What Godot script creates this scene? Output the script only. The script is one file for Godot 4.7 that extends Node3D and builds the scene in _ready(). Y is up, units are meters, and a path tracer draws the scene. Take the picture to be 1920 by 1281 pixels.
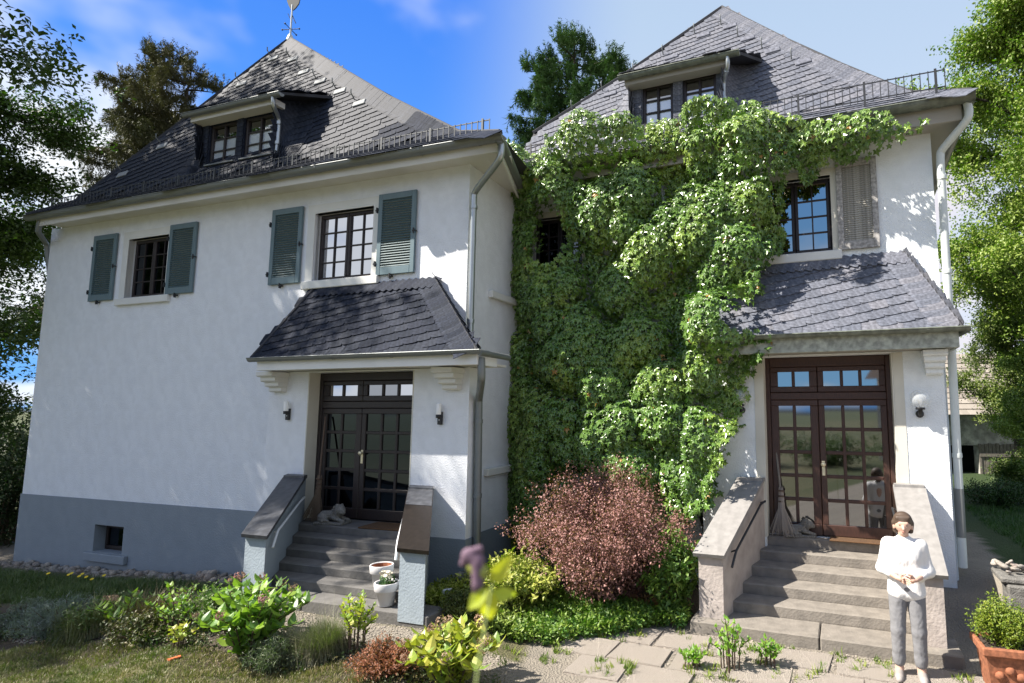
extends Node3D
# Two hipped slate-roofed houses side by side: a freshly painted one (left) and an ivy-clad one (right).

var rng := RandomNumberGenerator.new()
var M := {}
var names := {}
var noise := FastNoiseLite.new()
var LT := Transform3D(Basis(Vector3.UP, -0.334), Vector3(-2.357, -3.186, -9.263))
var RT := Transform3D(Basis(Vector3.UP, -0.372), Vector3(4.761, -2.040, -8.396))
var ground_points := []

# ---------------------------------------------------------------- helpers
func v3(x, y, z) -> Vector3: return Vector3(x, y, z)
func rr(a: float, b: float) -> float: return rng.randf_range(a, b)

func numbered(n: String) -> String:
	if not names.has(n):
		names[n] = 0
		return n
	names[n] += 1
	return "%s_%03d" % [n, names[n]]

func mb() -> SurfaceTool:
	var s := SurfaceTool.new()
	s.begin(Mesh.PRIMITIVE_TRIANGLES)
	s.set_smooth_group(-1)
	return s

func tri(s: SurfaceTool, a: Vector3, b: Vector3, c: Vector3) -> void:   # counter-clockwise seen from outside
	s.add_vertex(a); s.add_vertex(c); s.add_vertex(b)

func quad(s: SurfaceTool, a: Vector3, b: Vector3, c: Vector3, d: Vector3) -> void:
	tri(s, a, b, c); tri(s, a, c, d)

func build(s: SurfaceTool, called: String, m: Material, parent: Node = self) -> MeshInstance3D:
	s.generate_normals()
	var o := MeshInstance3D.new()
	o.mesh = s.commit()
	o.material_override = m
	o.name = numbered(called) if parent == self else called
	parent.add_child(o, true)
	return o

func inst(mesh: Mesh, called: String, m: Material, parent: Node, t: Transform3D) -> MeshInstance3D:
	var o := MeshInstance3D.new()
	o.mesh = mesh
	o.material_override = m
	o.name = called
	o.transform = t
	parent.add_child(o, true)
	return o

func thing(called: String, label: String, category: String, t := Transform3D(), group := "") -> Node3D:
	var o := Node3D.new()
	o.name = numbered(called)
	add_child(o)
	o.transform = t
	return tag(o, label, category, group)

func tag(o, label: String, category: String, group := ""):
	o.set_meta("label", label)
	o.set_meta("category", category)
	if group != "": o.set_meta("group", group)
	return o

func kind(o: Node, k: String) -> Node:
	o.set_meta("kind", k)
	return o

func copy(o: Node3D, t: Transform3D, label := "") -> Node3D:
	var c := o.duplicate() as Node3D
	c.name = numbered(String(o.name).rstrip("0123456789").trim_suffix("_"))
	add_child(c)
	c.transform = t
	if label != "": c.set_meta("label", label)
	return c

func multi(called: String, mesh: Mesh, m: Material, parent: Node, places: Array, colors: Array) -> MultiMeshInstance3D:
	var mm := MultiMesh.new()
	mm.transform_format = MultiMesh.TRANSFORM_3D
	mm.use_colors = true
	mm.mesh = mesh
	mm.instance_count = places.size()
	for i in places.size():
		mm.set_instance_transform(i, places[i])
		mm.set_instance_color(i, colors[i])
	var o := MultiMeshInstance3D.new()
	o.multimesh = mm
	o.material_override = m
	o.name = numbered(called) if parent == self else called
	parent.add_child(o, true)
	kind(o, "stuff")
	return o

func hexa(s: SurfaceTool, p: Array) -> void:   # p: bottom four counter-clockwise from above, then top four
	quad(s, p[3], p[2], p[1], p[0]); quad(s, p[4], p[5], p[6], p[7])
	for i in 4:
		var j: int = (i + 1) % 4
		quad(s, p[i], p[j], p[4 + j], p[4 + i])

func box(s: SurfaceTool, lo: Vector3, hi: Vector3, t := Transform3D()) -> void:
	var p := []
	for y in [lo.y, hi.y]:
		for q in [[lo.x, hi.z], [hi.x, hi.z], [hi.x, lo.z], [lo.x, lo.z]]:
			p.append(t * Vector3(q[0], y, q[1]))
	hexa(s, p)

func cbox(s: SurfaceTool, lo: Vector3, hi: Vector3, c: float, t := Transform3D()) -> void:   # box with chamfered edges
	var ce := (lo + hi) / 2
	var h := (hi - lo) / 2
	var f := func(ax: int, sg: float, a: float, b: float) -> Vector3:   # a point of the face on axis ax
		var p := Vector3()
		p[ax] = sg * h[ax]
		p[(ax + 1) % 3] = a * (h[(ax + 1) % 3] - c)
		p[(ax + 2) % 3] = b * (h[(ax + 2) % 3] - c)
		return t * (ce + p)
	for ax in 3:
		for sg in [-1.0, 1.0]:
			var q := [f.call(ax, sg, -1, -1), f.call(ax, sg, 1, -1), f.call(ax, sg, 1, 1), f.call(ax, sg, -1, 1)]
			if sg > 0: quad(s, q[0], q[1], q[2], q[3])
			else: quad(s, q[3], q[2], q[1], q[0])
	for ax in 3:
		var b := (ax + 1) % 3
		for sa in [-1.0, 1.0]:
			for sb in [-1.0, 1.0]:
				var p1: Vector3 = f.call(ax, sa, sb, -1); var p2: Vector3 = f.call(ax, sa, sb, 1)
				var p3: Vector3 = f.call(b, sb, 1, sa); var p4: Vector3 = f.call(b, sb, -1, sa)
				if sa * sb > 0: quad(s, p1, p4, p3, p2)
				else: quad(s, p2, p3, p4, p1)
	for sx in [-1.0, 1.0]:
		for sy in [-1.0, 1.0]:
			for sz in [-1.0, 1.0]:
				var a: Vector3 = f.call(0, sx, sy, sz); var bb: Vector3 = f.call(1, sy, sz, sx); var cc: Vector3 = f.call(2, sz, sx, sy)
				if sx * sy * sz > 0: tri(s, a, bb, cc)
				else: tri(s, a, cc, bb)

func tube(s: SurfaceTool, pts: Array, radii, sides := 8, smooth := true) -> void:
	s.set_smooth_group(0 if smooth else -1)
	var up := Vector3(0.3, 0.9, 0.2).normalized()
	var rings := []
	for i in pts.size():
		var d: Vector3 = (pts[min(i + 1, pts.size() - 1)] - pts[max(i - 1, 0)]).normalized()
		var a := d.cross(up)
		if a.length() < 0.05: a = d.cross(Vector3.RIGHT)
		a = a.normalized()
		var b := d.cross(a).normalized()
		up = a.cross(d).normalized()
		var r: float = radii[i] if radii is Array else radii
		var ring := []
		for k in sides:
			var t := TAU * k / sides
			ring.append(pts[i] + (a * cos(t) + b * sin(t)) * r)
		rings.append(ring)
	for i in pts.size() - 1:
		for k in sides:
			var k2 := (k + 1) % sides
			quad(s, rings[i][k], rings[i][k2], rings[i + 1][k2], rings[i + 1][k])
	s.set_smooth_group(-1)
	for k in range(1, sides - 1):
		tri(s, rings[0][0], rings[0][k + 1], rings[0][k])
		var e: Array = rings[-1]
		tri(s, e[0], e[k], e[k + 1])

func lathe(s: SurfaceTool, prof: Array, sides: int, t := Transform3D(), smooth := true) -> void:   # prof: Vector2(radius, height), upwards on the outside
	s.set_smooth_group(0 if smooth else -1)
	for i in prof.size() - 1:
		for k in sides:
			var a := TAU * k / sides
			var b := TAU * (k + 1) / sides
			var p0: Vector2 = prof[i]; var p1: Vector2 = prof[i + 1]
			var q := [v3(cos(a) * p0.x, p0.y, sin(a) * p0.x), v3(cos(b) * p0.x, p0.y, sin(b) * p0.x), v3(cos(b) * p1.x, p1.y, sin(b) * p1.x), v3(cos(a) * p1.x, p1.y, sin(a) * p1.x)]
			if p0.x > 0: tri(s, t * q[0], t * q[2], t * q[1])
			if p1.x > 0: tri(s, t * q[0], t * q[3], t * q[2])
	s.set_smooth_group(-1)

func prism(s: SurfaceTool, poly: Array, z0: float, z1: float, t := Transform3D()) -> void:   # counter-clockwise outline in x, y
	var pv := PackedVector2Array(poly)
	var ix := Geometry2D.triangulate_polygon(pv)
	for i in range(0, ix.size(), 3):
		var a := pv[ix[i]]; var b := pv[ix[i + 1]]; var c := pv[ix[i + 2]]
		if (b - a).cross(c - a) < 0:
			var w := b; b = c; c = w
		tri(s, t * v3(a.x, a.y, z1), t * v3(b.x, b.y, z1), t * v3(c.x, c.y, z1))
		tri(s, t * v3(a.x, a.y, z0), t * v3(c.x, c.y, z0), t * v3(b.x, b.y, z0))
	for i in pv.size():
		var a := pv[i]; var b := pv[(i + 1) % pv.size()]
		quad(s, t * v3(a.x, a.y, z0), t * v3(b.x, b.y, z0), t * v3(b.x, b.y, z1), t * v3(a.x, a.y, z1))

func pierced(s: SurfaceTool, x0: float, x1: float, y0: float, y1: float, z: float, depth: float, holes: Array) -> void:   # an upright slab facing +z with Rect-like holes [x0, y0, x1, y1]
	var xs := [x0, x1]; var ys := [y0, y1]
	for h in holes:
		xs.append_array([h[0], h[2]]); ys.append_array([h[1], h[3]])
	xs.sort(); ys.sort()
	var zb := z - depth
	for i in xs.size() - 1:
		for j in ys.size() - 1:
			var a: float = xs[i]; var b: float = xs[i + 1]; var c: float = ys[j]; var d: float = ys[j + 1]
			if b - a < 1e-5 or d - c < 1e-5: continue
			var inside := false
			for h in holes:
				if (a + b) / 2 > h[0] and (a + b) / 2 < h[2] and (c + d) / 2 > h[1] and (c + d) / 2 < h[3]: inside = true
			if inside: continue
			quad(s, v3(a, c, z), v3(b, c, z), v3(b, d, z), v3(a, d, z))
			quad(s, v3(b, c, zb), v3(a, c, zb), v3(a, d, zb), v3(b, d, zb))
	for h in holes:
		quad(s, v3(h[0], h[1], z), v3(h[0], h[3], z), v3(h[0], h[3], zb), v3(h[0], h[1], zb))
		quad(s, v3(h[2], h[3], z), v3(h[2], h[1], z), v3(h[2], h[1], zb), v3(h[2], h[3], zb))
		quad(s, v3(h[0], h[3], z), v3(h[2], h[3], z), v3(h[2], h[3], zb), v3(h[0], h[3], zb))
		if h[1] > y0 + 1e-4: quad(s, v3(h[2], h[1], z), v3(h[0], h[1], z), v3(h[0], h[1], zb), v3(h[2], h[1], zb))
	quad(s, v3(x0, y0, zb), v3(x0, y0, z), v3(x0, y1, z), v3(x0, y1, zb))
	quad(s, v3(x1, y0, z), v3(x1, y0, zb), v3(x1, y1, zb), v3(x1, y1, z))
	quad(s, v3(x0, y1, z), v3(x1, y1, z), v3(x1, y1, zb), v3(x0, y1, zb))

# A smooth skin round tapered bones [a, b, ra, rb], meshed by surface nets.
func skin(bones: Array, cell: float, k := 0.03, into: SurfaceTool = null) -> SurfaceTool:
	var lo := Vector3.ONE * 1e9
	var hi := -lo
	for q in bones:
		for e in [[q[0], q[2]], [q[1], q[3]]]:
			lo = lo.min(e[0] - Vector3.ONE * (e[1] + cell * 3)); hi = hi.max(e[0] + Vector3.ONE * (e[1] + cell * 3))
	var n := Vector3i(((hi - lo) / cell).ceil()) + Vector3i.ONE
	var d := PackedFloat32Array()
	d.resize(n.x * n.y * n.z)
	d.fill(1.0)
	for q in bones:
		var a: Vector3 = q[0]; var b: Vector3 = q[1]; var ra: float = q[2]; var rb: float = q[3]
		var m: float = max(ra, rb) + k + cell * 2.0
		var l := Vector3i(((a.min(b) - Vector3.ONE * m - lo) / cell).floor()).clamp(Vector3i.ZERO, n - Vector3i.ONE)
		var h := Vector3i(((a.max(b) + Vector3.ONE * m - lo) / cell).ceil()).clamp(Vector3i.ZERO, n - Vector3i.ONE)
		var ab := b - a
		var ll: float = max(ab.length_squared(), 1e-9)
		for z in range(l.z, h.z + 1):
			for y in range(l.y, h.y + 1):
				var at := (z * n.y + y) * n.x
				for x in range(l.x, h.x + 1):
					var p := lo + Vector3(x, y, z) * cell
					var t := clampf((p - a).dot(ab) / ll, 0, 1)
					var e := p.distance_to(a + ab * t) - lerpf(ra, rb, t)
					var o := d[at + x]
					var g := maxf(k - absf(e - o), 0.0) / k
					d[at + x] = minf(e, o) - g * g * k * 0.25
	var s := into if into else mb()
	s.set_smooth_group(0)
	var vert := {}
	var off := [0, 1, n.x, n.x + 1, n.x * n.y, n.x * n.y + 1, n.x * n.y + n.x, n.x * n.y + n.x + 1]
	for z in n.z - 1:
		for y in n.y - 1:
			var at := (z * n.y + y) * n.x
			for x in n.x - 1:
				var c := at + x
				var neg := 0
				for o in off:
					if d[c + o] < 0: neg += 1
				if neg == 0 or neg == 8: continue
				var sum := Vector3(); var cnt := 0
				for e in 8:
					for bit in [1, 2, 4]:
						if e & bit: continue
						var f: int = e | bit
						var da := d[c + off[e]]; var db := d[c + off[f]]
						if (da < 0) != (db < 0):
							var t := da / (da - db)
							var pa := Vector3(e & 1, (e >> 1) & 1, (e >> 2) & 1); var pb := Vector3(f & 1, (f >> 1) & 1, (f >> 2) & 1)
							sum += pa.lerp(pb, t); cnt += 1
				vert[c] = lo + (Vector3(x, y, z) + sum / cnt) * cell
	var sx := 1; var sy := n.x; var sz := n.x * n.y
	for c in vert:
		for ax in [[sx, sy, sz], [sy, sz, sx], [sz, sx, sy]]:
			var inside: bool = d[c] < 0
			if inside == (d[c + ax[0]] < 0): continue
			var q := [c, c - ax[1], c - ax[1] - ax[2], c - ax[2]]
			if not (vert.has(q[1]) and vert.has(q[2]) and vert.has(q[3])): continue
			if inside: quad(s, vert[q[0]], vert[q[1]], vert[q[2]], vert[q[3]])
			else: quad(s, vert[q[3]], vert[q[2]], vert[q[1]], vert[q[0]])
	s.set_smooth_group(-1)
	return s

# ---------------------------------------------------------------- materials
func ramp_tex(size: int, freq: float, octaves: int, a: float, b: float, type := FastNoiseLite.TYPE_SIMPLEX_SMOOTH, sd := 3) -> NoiseTexture2D:
	var n := FastNoiseLite.new()
	n.noise_type = type
	n.frequency = freq
	n.fractal_octaves = octaves
	n.seed = sd
	var t := NoiseTexture2D.new()
	t.width = size; t.height = size
	t.seamless = true
	t.noise = n
	var g := Gradient.new()
	g.set_color(0, Color(a, a, a)); g.set_color(1, Color(b, b, b))
	t.color_ramp = g
	return t

func mat(r: float, g: float, b: float, rough := 0.8, o := {}) -> StandardMaterial3D:   # r, g, b are linear
	var m := StandardMaterial3D.new()
	m.albedo_color = Color(r, g, b).linear_to_srgb()
	m.roughness = rough
	m.cull_mode = BaseMaterial3D.CULL_DISABLED
	m.metallic = o.get("metal", 0.0)
	m.metallic_specular = o.get("spec", 0.5)
	if o.has("tex") or o.has("relief"):
		m.uv1_triplanar = true
		m.uv1_world_triplanar = o.get("world", false)
		m.uv1_scale = Vector3.ONE * o.get("scale", 1.0)
		if o.get("stretch", null) != null: m.uv1_scale = o.stretch
	if o.has("tex"): m.albedo_texture = o.tex
	if o.has("relief"):
		m.heightmap_enabled = true
		m.heightmap_texture = o.relief
		m.heightmap_scale = o.get("depth", 0.5)
	if o.get("tint", false):
		m.vertex_color_use_as_albedo = true
	if o.has("back"):
		m.backlight_enabled = true
		m.backlight = o.back
	return m

func materials() -> void:
	var grain := ramp_tex(512, 0.06, 3, 0.0, 1.0, FastNoiseLite.TYPE_SIMPLEX_SMOOTH, 5)
	var cells := ramp_tex(512, 0.07, 2, 0.0, 1.0, FastNoiseLite.TYPE_CELLULAR, 6)
	var soft := ramp_tex(512, 0.006, 5, 0.955, 1.0, FastNoiseLite.TYPE_SIMPLEX_SMOOTH, 7)
	var folds := ramp_tex(512, 0.012, 2, 0.0, 1.0, FastNoiseLite.TYPE_SIMPLEX_SMOOTH, 28)
	var mild := ramp_tex(512, 0.010, 5, 0.82, 1.0, FastNoiseLite.TYPE_SIMPLEX_SMOOTH, 18)
	var blotch := ramp_tex(512, 0.012, 5, 0.62, 1.0, FastNoiseLite.TYPE_SIMPLEX_SMOOTH, 8)
	var speck := ramp_tex(512, 0.15, 3, 0.6, 1.0, FastNoiseLite.TYPE_SIMPLEX_SMOOTH, 9)
	var wood := ramp_tex(512, 0.02, 4, 0.65, 1.0, FastNoiseLite.TYPE_SIMPLEX_SMOOTH, 10)
	M.render = mat(0.765, 0.785, 0.82, 0.92, {"tex": soft, "relief": grain, "depth": 0.5, "scale": 1.1})
	M.render_old = mat(0.80, 0.835, 0.85, 0.92, {"tex": soft, "relief": grain, "depth": 0.55, "scale": 1.1})
	M.plinth = mat(0.235, 0.27, 0.305, 0.85, {"tex": soft, "relief": grain, "depth": 0.35, "scale": 0.8})
	M.plinth_old = mat(0.30, 0.27, 0.25, 0.9, {"tex": blotch, "relief": grain, "depth": 0.6, "scale": 0.6})
	M.trim = mat(0.70, 0.70, 0.67, 0.7, {"tex": soft, "scale": 0.5})
	M.reveal = mat(0.62, 0.60, 0.52, 0.8, {"tex": soft, "scale": 0.6})
	M.fascia_white = mat(0.80, 0.81, 0.82, 0.55, {"tex": soft, "scale": 0.5})
	M.fascia_old = mat(0.50, 0.53, 0.46, 0.75, {"tex": blotch, "scale": 1.2})
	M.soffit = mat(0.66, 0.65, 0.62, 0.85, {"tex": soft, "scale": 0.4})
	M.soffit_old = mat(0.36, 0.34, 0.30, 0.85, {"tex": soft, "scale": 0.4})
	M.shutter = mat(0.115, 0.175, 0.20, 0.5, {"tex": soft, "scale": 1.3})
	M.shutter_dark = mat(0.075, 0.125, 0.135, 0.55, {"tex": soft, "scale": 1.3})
	M.shutter_old = mat(0.50, 0.48, 0.46, 0.8, {"tex": blotch, "scale": 2.5})
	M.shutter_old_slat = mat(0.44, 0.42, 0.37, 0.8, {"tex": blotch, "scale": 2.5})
	M.wood_dark = mat(0.028, 0.018, 0.016, 0.5, {"tex": wood, "stretch": v3(6, 0.8, 6)})
	M.wood_brown = mat(0.070, 0.030, 0.020, 0.5, {"tex": wood, "stretch": v3(6, 0.8, 6)})
	M.glass = mat(0.52, 0.53, 0.56, 0.03, {"metal": 1.0})
	M.glass_warm = mat(0.62, 0.49, 0.38, 0.03, {"metal": 1.0})
	M.pane_sky = mat(0.55, 0.60, 0.66, 0.22, {"metal": 0.45})
	M.plate = mat(0.23, 0.24, 0.24, 0.75)
	M.guard = mat(0.075, 0.08, 0.083, 0.5, {"metal": 0.3})
	M.glass_dark = mat(0.065, 0.078, 0.10, 0.04, {"metal": 1.0})
	M.glass_mid = mat(0.28, 0.29, 0.31, 0.03, {"metal": 1.0})
	M.pane_blind = mat(0.30, 0.33, 0.35, 0.25, {"spec": 0.8})
	M.zinc = mat(0.20, 0.215, 0.215, 0.45, {"metal": 0.3, "tex": soft, "scale": 1.0})
	M.zinc_bright = mat(0.42, 0.45, 0.46, 0.35, {"metal": 0.7, "tex": soft, "scale": 1.5})
	M.zinc_green = mat(0.24, 0.265, 0.215, 0.55, {"metal": 0.3, "tex": blotch, "scale": 1.0})
	M.pipe_white = mat(0.62, 0.66, 0.64, 0.5, {"tex": soft, "scale": 1.5})
	M.iron = mat(0.03, 0.032, 0.036, 0.55, {"metal": 0.3})
	M.steel_white = mat(0.62, 0.64, 0.66, 0.4)
	M.brass = mat(0.62, 0.56, 0.40, 0.35, {"metal": 0.6})
	M.slate = []
	for c in [[0.026, 0.033, 0.052], [0.033, 0.040, 0.062], [0.039, 0.047, 0.070], [0.031, 0.038, 0.056], [0.047, 0.055, 0.077]]:
		M.slate.append(mat(c[0], c[1], c[2], 0.66, {"spec": 0.16, "tex": blotch, "scale": 2.1}))
	M.slate_old = []
	for c in [[0.160, 0.172, 0.212], [0.182, 0.194, 0.236], [0.206, 0.215, 0.258], [0.172, 0.186, 0.230], [0.232, 0.236, 0.272]]:
		M.slate_old.append(mat(c[0], c[1], c[2], 0.62, {"spec": 0.3, "tex": blotch, "scale": 2.1}))
	M.slate_many = mat(1, 1, 1, 0.62, {"spec": 0.27, "tex": blotch, "scale": 2.1, "tint": true})
	M.slate_under = mat(0.025, 0.026, 0.032, 0.8)
	M.basalt = mat(0.15, 0.143, 0.135, 0.9, {"tex": mild, "relief": cells, "depth": 0.3, "scale": 0.9})
	M.basalt_old = mat(0.235, 0.21, 0.18, 0.9, {"tex": mild, "relief": cells, "depth": 0.35, "scale": 0.9})
	M.coping = mat(0.085, 0.09, 0.105, 0.45, {"tex": blotch, "scale": 1.4})
	M.coping_wet = mat(0.022, 0.016, 0.013, 0.4, {"tex": blotch, "scale": 2.0})
	M.coping_old = mat(0.30, 0.285, 0.27, 0.6, {"tex": mild, "scale": 1.4})
	M.cheek = mat(0.29, 0.34, 0.38, 0.8, {"tex": soft, "relief": grain, "depth": 0.3, "scale": 0.8})
	M.cheek_old = mat(0.46, 0.405, 0.37, 0.85, {"tex": mild, "relief": grain, "depth": 0.4, "scale": 0.6})
	M.stone = mat(0.22, 0.21, 0.19, 0.9, {"tex": blotch, "relief": cells, "depth": 0.8, "scale": 1.5, "world": true})
	M.pebble = []
	for c in [[0.40, 0.36, 0.31], [0.48, 0.43, 0.38], [0.30, 0.275, 0.25], [0.40, 0.33, 0.28]]:
		M.pebble.append(mat(c[0], c[1], c[2], 0.85, {"tex": blotch, "scale": 6.0}))
	M.tinted = mat(1, 1, 1, 0.85, {"tint": true})
	M.tinted_stone = mat(1, 1, 1, 0.9, {"tint": true, "tex": blotch, "scale": 8.0})
	M.ground = mat(1, 1, 1, 0.95, {"tint": true, "tex": speck, "relief": cells, "depth": 2.0, "scale": 1.1, "world": true})
	M.paving = mat(0.64, 0.56, 0.48, 0.95, {"tex": speck, "relief": cells, "depth": 2.2, "scale": 2.6, "world": true})
	M.leaf = mat(1, 1, 1, 0.48, {"tint": true, "back": Color(0.55, 0.75, 0.2)})
	M.leaf_glossy = mat(1, 1, 1, 0.28, {"spec": 0.6, "tint": true, "back": Color(0.35, 0.5, 0.12)})
	M.needles = mat(1, 1, 1, 0.7, {"tint": true, "back": Color(0.3, 0.35, 0.12)})
	M.bark = mat(0.075, 0.058, 0.045, 0.95, {"tex": blotch, "relief": cells, "depth": 2.0, "stretch": v3(3, 0.8, 3)})
	M.twig = mat(0.10, 0.065, 0.045, 0.9)
	M.straw = mat(0.30, 0.22, 0.15, 0.95, {"tex": speck, "stretch": v3(10, 1.5, 10)})
	M.broom_wood = mat(0.13, 0.085, 0.06, 0.8, {"tex": wood, "stretch": v3(8, 1, 8)})
	M.lion = mat(0.29, 0.275, 0.245, 0.92, {"tex": blotch, "relief": cells, "depth": 0.6, "scale": 6.0})
	M.coir = mat(0.19, 0.10, 0.045, 1.0, {"tex": speck, "relief": cells, "depth": 1.0, "scale": 4.0})
	M.pot = mat(0.60, 0.58, 0.58, 0.7, {"tex": soft, "scale": 3.0})
	M.terracotta = mat(0.42, 0.155, 0.075, 0.85, {"tex": blotch, "scale": 2.5})
	M.soil = mat(0.05, 0.036, 0.026, 1.0)
	M.black = mat(0.012, 0.012, 0.013, 0.4)
	M.opal = mat(0.86, 0.86, 0.84, 0.3)
	M.globe = mat(0.92, 0.95, 0.95, 0.04)
	M.globe.transparency = BaseMaterial3D.TRANSPARENCY_ALPHA
	M.globe.albedo_color.a = 0.24
	M.skin = mat(0.52, 0.33, 0.25, 0.55)
	M.hair = mat(0.07, 0.045, 0.03, 0.6)
	M.shirt = mat(0.70, 0.69, 0.68, 0.9, {"tex": soft, "relief": folds, "depth": 0.8, "stretch": v3(2.2, 1.1, 2.2)})
	M.trouser = mat(0.20, 0.20, 0.21, 0.9, {"tex": soft, "relief": folds, "depth": 0.7, "stretch": v3(2.2, 1.4, 2.2)})
	M.shoe = mat(0.30, 0.27, 0.25, 0.7)
	M.eye = mat(0.02, 0.015, 0.012, 0.2)
	M.lips = mat(0.42, 0.17, 0.14, 0.5)
	M.roof_tile = mat(0.23, 0.205, 0.185, 0.8, {"tex": blotch, "scale": 1.5})
	M.barn_wall = mat(0.62, 0.60, 0.55, 0.95, {"tex": blotch, "relief": grain, "depth": 0.8, "scale": 0.5})
	M.grey_wood = mat(0.26, 0.235, 0.20, 0.9, {"tex": wood, "stretch": v3(5, 0.6, 5)})
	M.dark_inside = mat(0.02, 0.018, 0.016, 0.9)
	M.plastic_bag = mat(0.55, 0.58, 0.62, 0.35)
	M.crate = mat(0.40, 0.42, 0.43, 0.5)
	M.vane = mat(0.022, 0.028, 0.027, 0.6, {"metal": 0.2})
	M.yellow = mat(0.75, 0.55, 0.02, 0.6)
	M.cream = mat(0.72, 0.66, 0.52, 0.7)
	M.orange_tile = mat(0.55, 0.13, 0.04, 0.8)

# ---------------------------------------------------------------- sky, camera, light
func smooth(a: float, b: float, x: float) -> float:
	var t := clampf((x - a) / (b - a), 0, 1)
	return t * t * (3 - 2 * t)

func make_sky() -> Sky:
	var w := 1536; var h := 768
	var n := FastNoiseLite.new()
	n.noise_type = FastNoiseLite.TYPE_SIMPLEX_SMOOTH
	n.fractal_octaves = 6
	n.fractal_gain = 0.55
	n.frequency = 1.0
	n.seed = 14
	var im := Image.create_empty(w, h, false, Image.FORMAT_RGBF)
	for j in h:
		var el := PI / 2 - PI * (j + 0.5) / h
		for i in w:
			if el < -0.03:
				im.set_pixel(i, j, Color(0.10, 0.105, 0.09))
				continue
			var az := TAU * (i + 0.5) / w
			var y := sin(el)
			var d := Vector3(sin(az) * cos(el), y, -cos(az) * cos(el))
			var veil := smooth(-0.34, 0.06, sin(az))      # thin high haze on the eastern side
			var up := smooth(0.0, 0.75, y)
			var clear := Color(0.115, 0.305, 0.64).lerp(Color(0.026, 0.132, 0.54), up)
			var hazy := Color(0.41, 0.475, 0.57).lerp(Color(0.27, 0.36, 0.49), up)
			var c := clear.lerp(hazy, veil)
			var q := d / (y + 0.22)
			var f := n.get_noise_3d(q.x * 0.55 + 3.1, q.z * 0.55 + 1.7, 0.4) * 0.5 + 0.5
			var g := n.get_noise_3d(q.x * 1.6 + 9.0, q.z * 1.6, 2.0) * 0.5 + 0.5
			var low := smooth(-0.45, -0.75, sin(az))
			var cover: float = lerpf(0.46 - 0.10 * low, 0.42, veil)
			var k := smooth(cover, cover + lerpf(0.16, 0.20, veil), f * 0.75 + g * 0.25)
			var cloud := Color(0.62, 0.64, 0.66).lerp(Color(0.53, 0.50, 0.53), veil)
			c = c.lerp(cloud, k * lerpf(0.95, 0.85, veil))
			im.set_pixel(i, j, c)
	var m := PanoramaSkyMaterial.new()
	m.panorama = ImageTexture.create_from_image(im)
	var s := Sky.new()
	s.sky_material = m
	return s

func stage() -> void:
	var cam := Camera3D.new()
	cam.name = "camera"
	cam.rotation = Vector3(0.1144, 0, 0)
	var near := 0.1
	var size := near * 1281.0 / 1100.0
	cam.set_frustum(size, Vector2(-190.0 / 1281.0 * size, 0.0), near, 900.0)
	cam.keep_aspect = Camera3D.KEEP_HEIGHT
	add_child(cam)
	cam.current = true
	var lens := CameraAttributesPhysical.new()     # a wide-open phone-like lens focused on the house fronts
	lens.frustum_near = near
	lens.frustum_far = 900.0
	lens.frustum_focal_length = 35.0
	lens.exposure_aperture = 3.2
	lens.frustum_focus_distance = 9.5
	cam.attributes = lens
	var env := Environment.new()
	env.background_mode = Environment.BG_SKY
	env.sky = make_sky()
	env.background_energy_multiplier = 0.72
	env.tonemap_mode = Environment.TONE_MAPPER_LINEAR
	env.tonemap_exposure = 2.45
	env.sdfgi_enabled = true
	env.ssao_enabled = true
	env.ssil_enabled = true
	var we := WorldEnvironment.new()
	we.name = "environment"
	we.environment = env
	add_child(we)
	var sun := DirectionalLight3D.new()
	sun.name = "sun"
	sun.light_energy = 1.6
	sun.light_color = Color(1.0, 0.97, 0.925)
	sun.light_angular_distance = 0.5
	sun.shadow_enabled = true
	var to_sun := RT.basis * Vector3(-0.57, 0.74, 0.365)
	sun.transform = Transform3D(Basis.looking_at(-to_sun, Vector3.UP), Vector3(0, 20, 0))
	add_child(sun)

# ---------------------------------------------------------------- ground
func ground_y(x: float, z: float) -> float:
	var s := 0.0; var w := 0.0
	for p in ground_points:
		var d2: float = (x - p.x) * (x - p.x) + (z - p.z) * (z - p.z) + 0.02
		var k := 1.0 / (d2 * d2)
		s += p.y * k; w += k
	return s / w

func on_ground(x: float, z: float, up := 0.0) -> Vector3: return Vector3(x, ground_y(x, z) + up, z)

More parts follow.
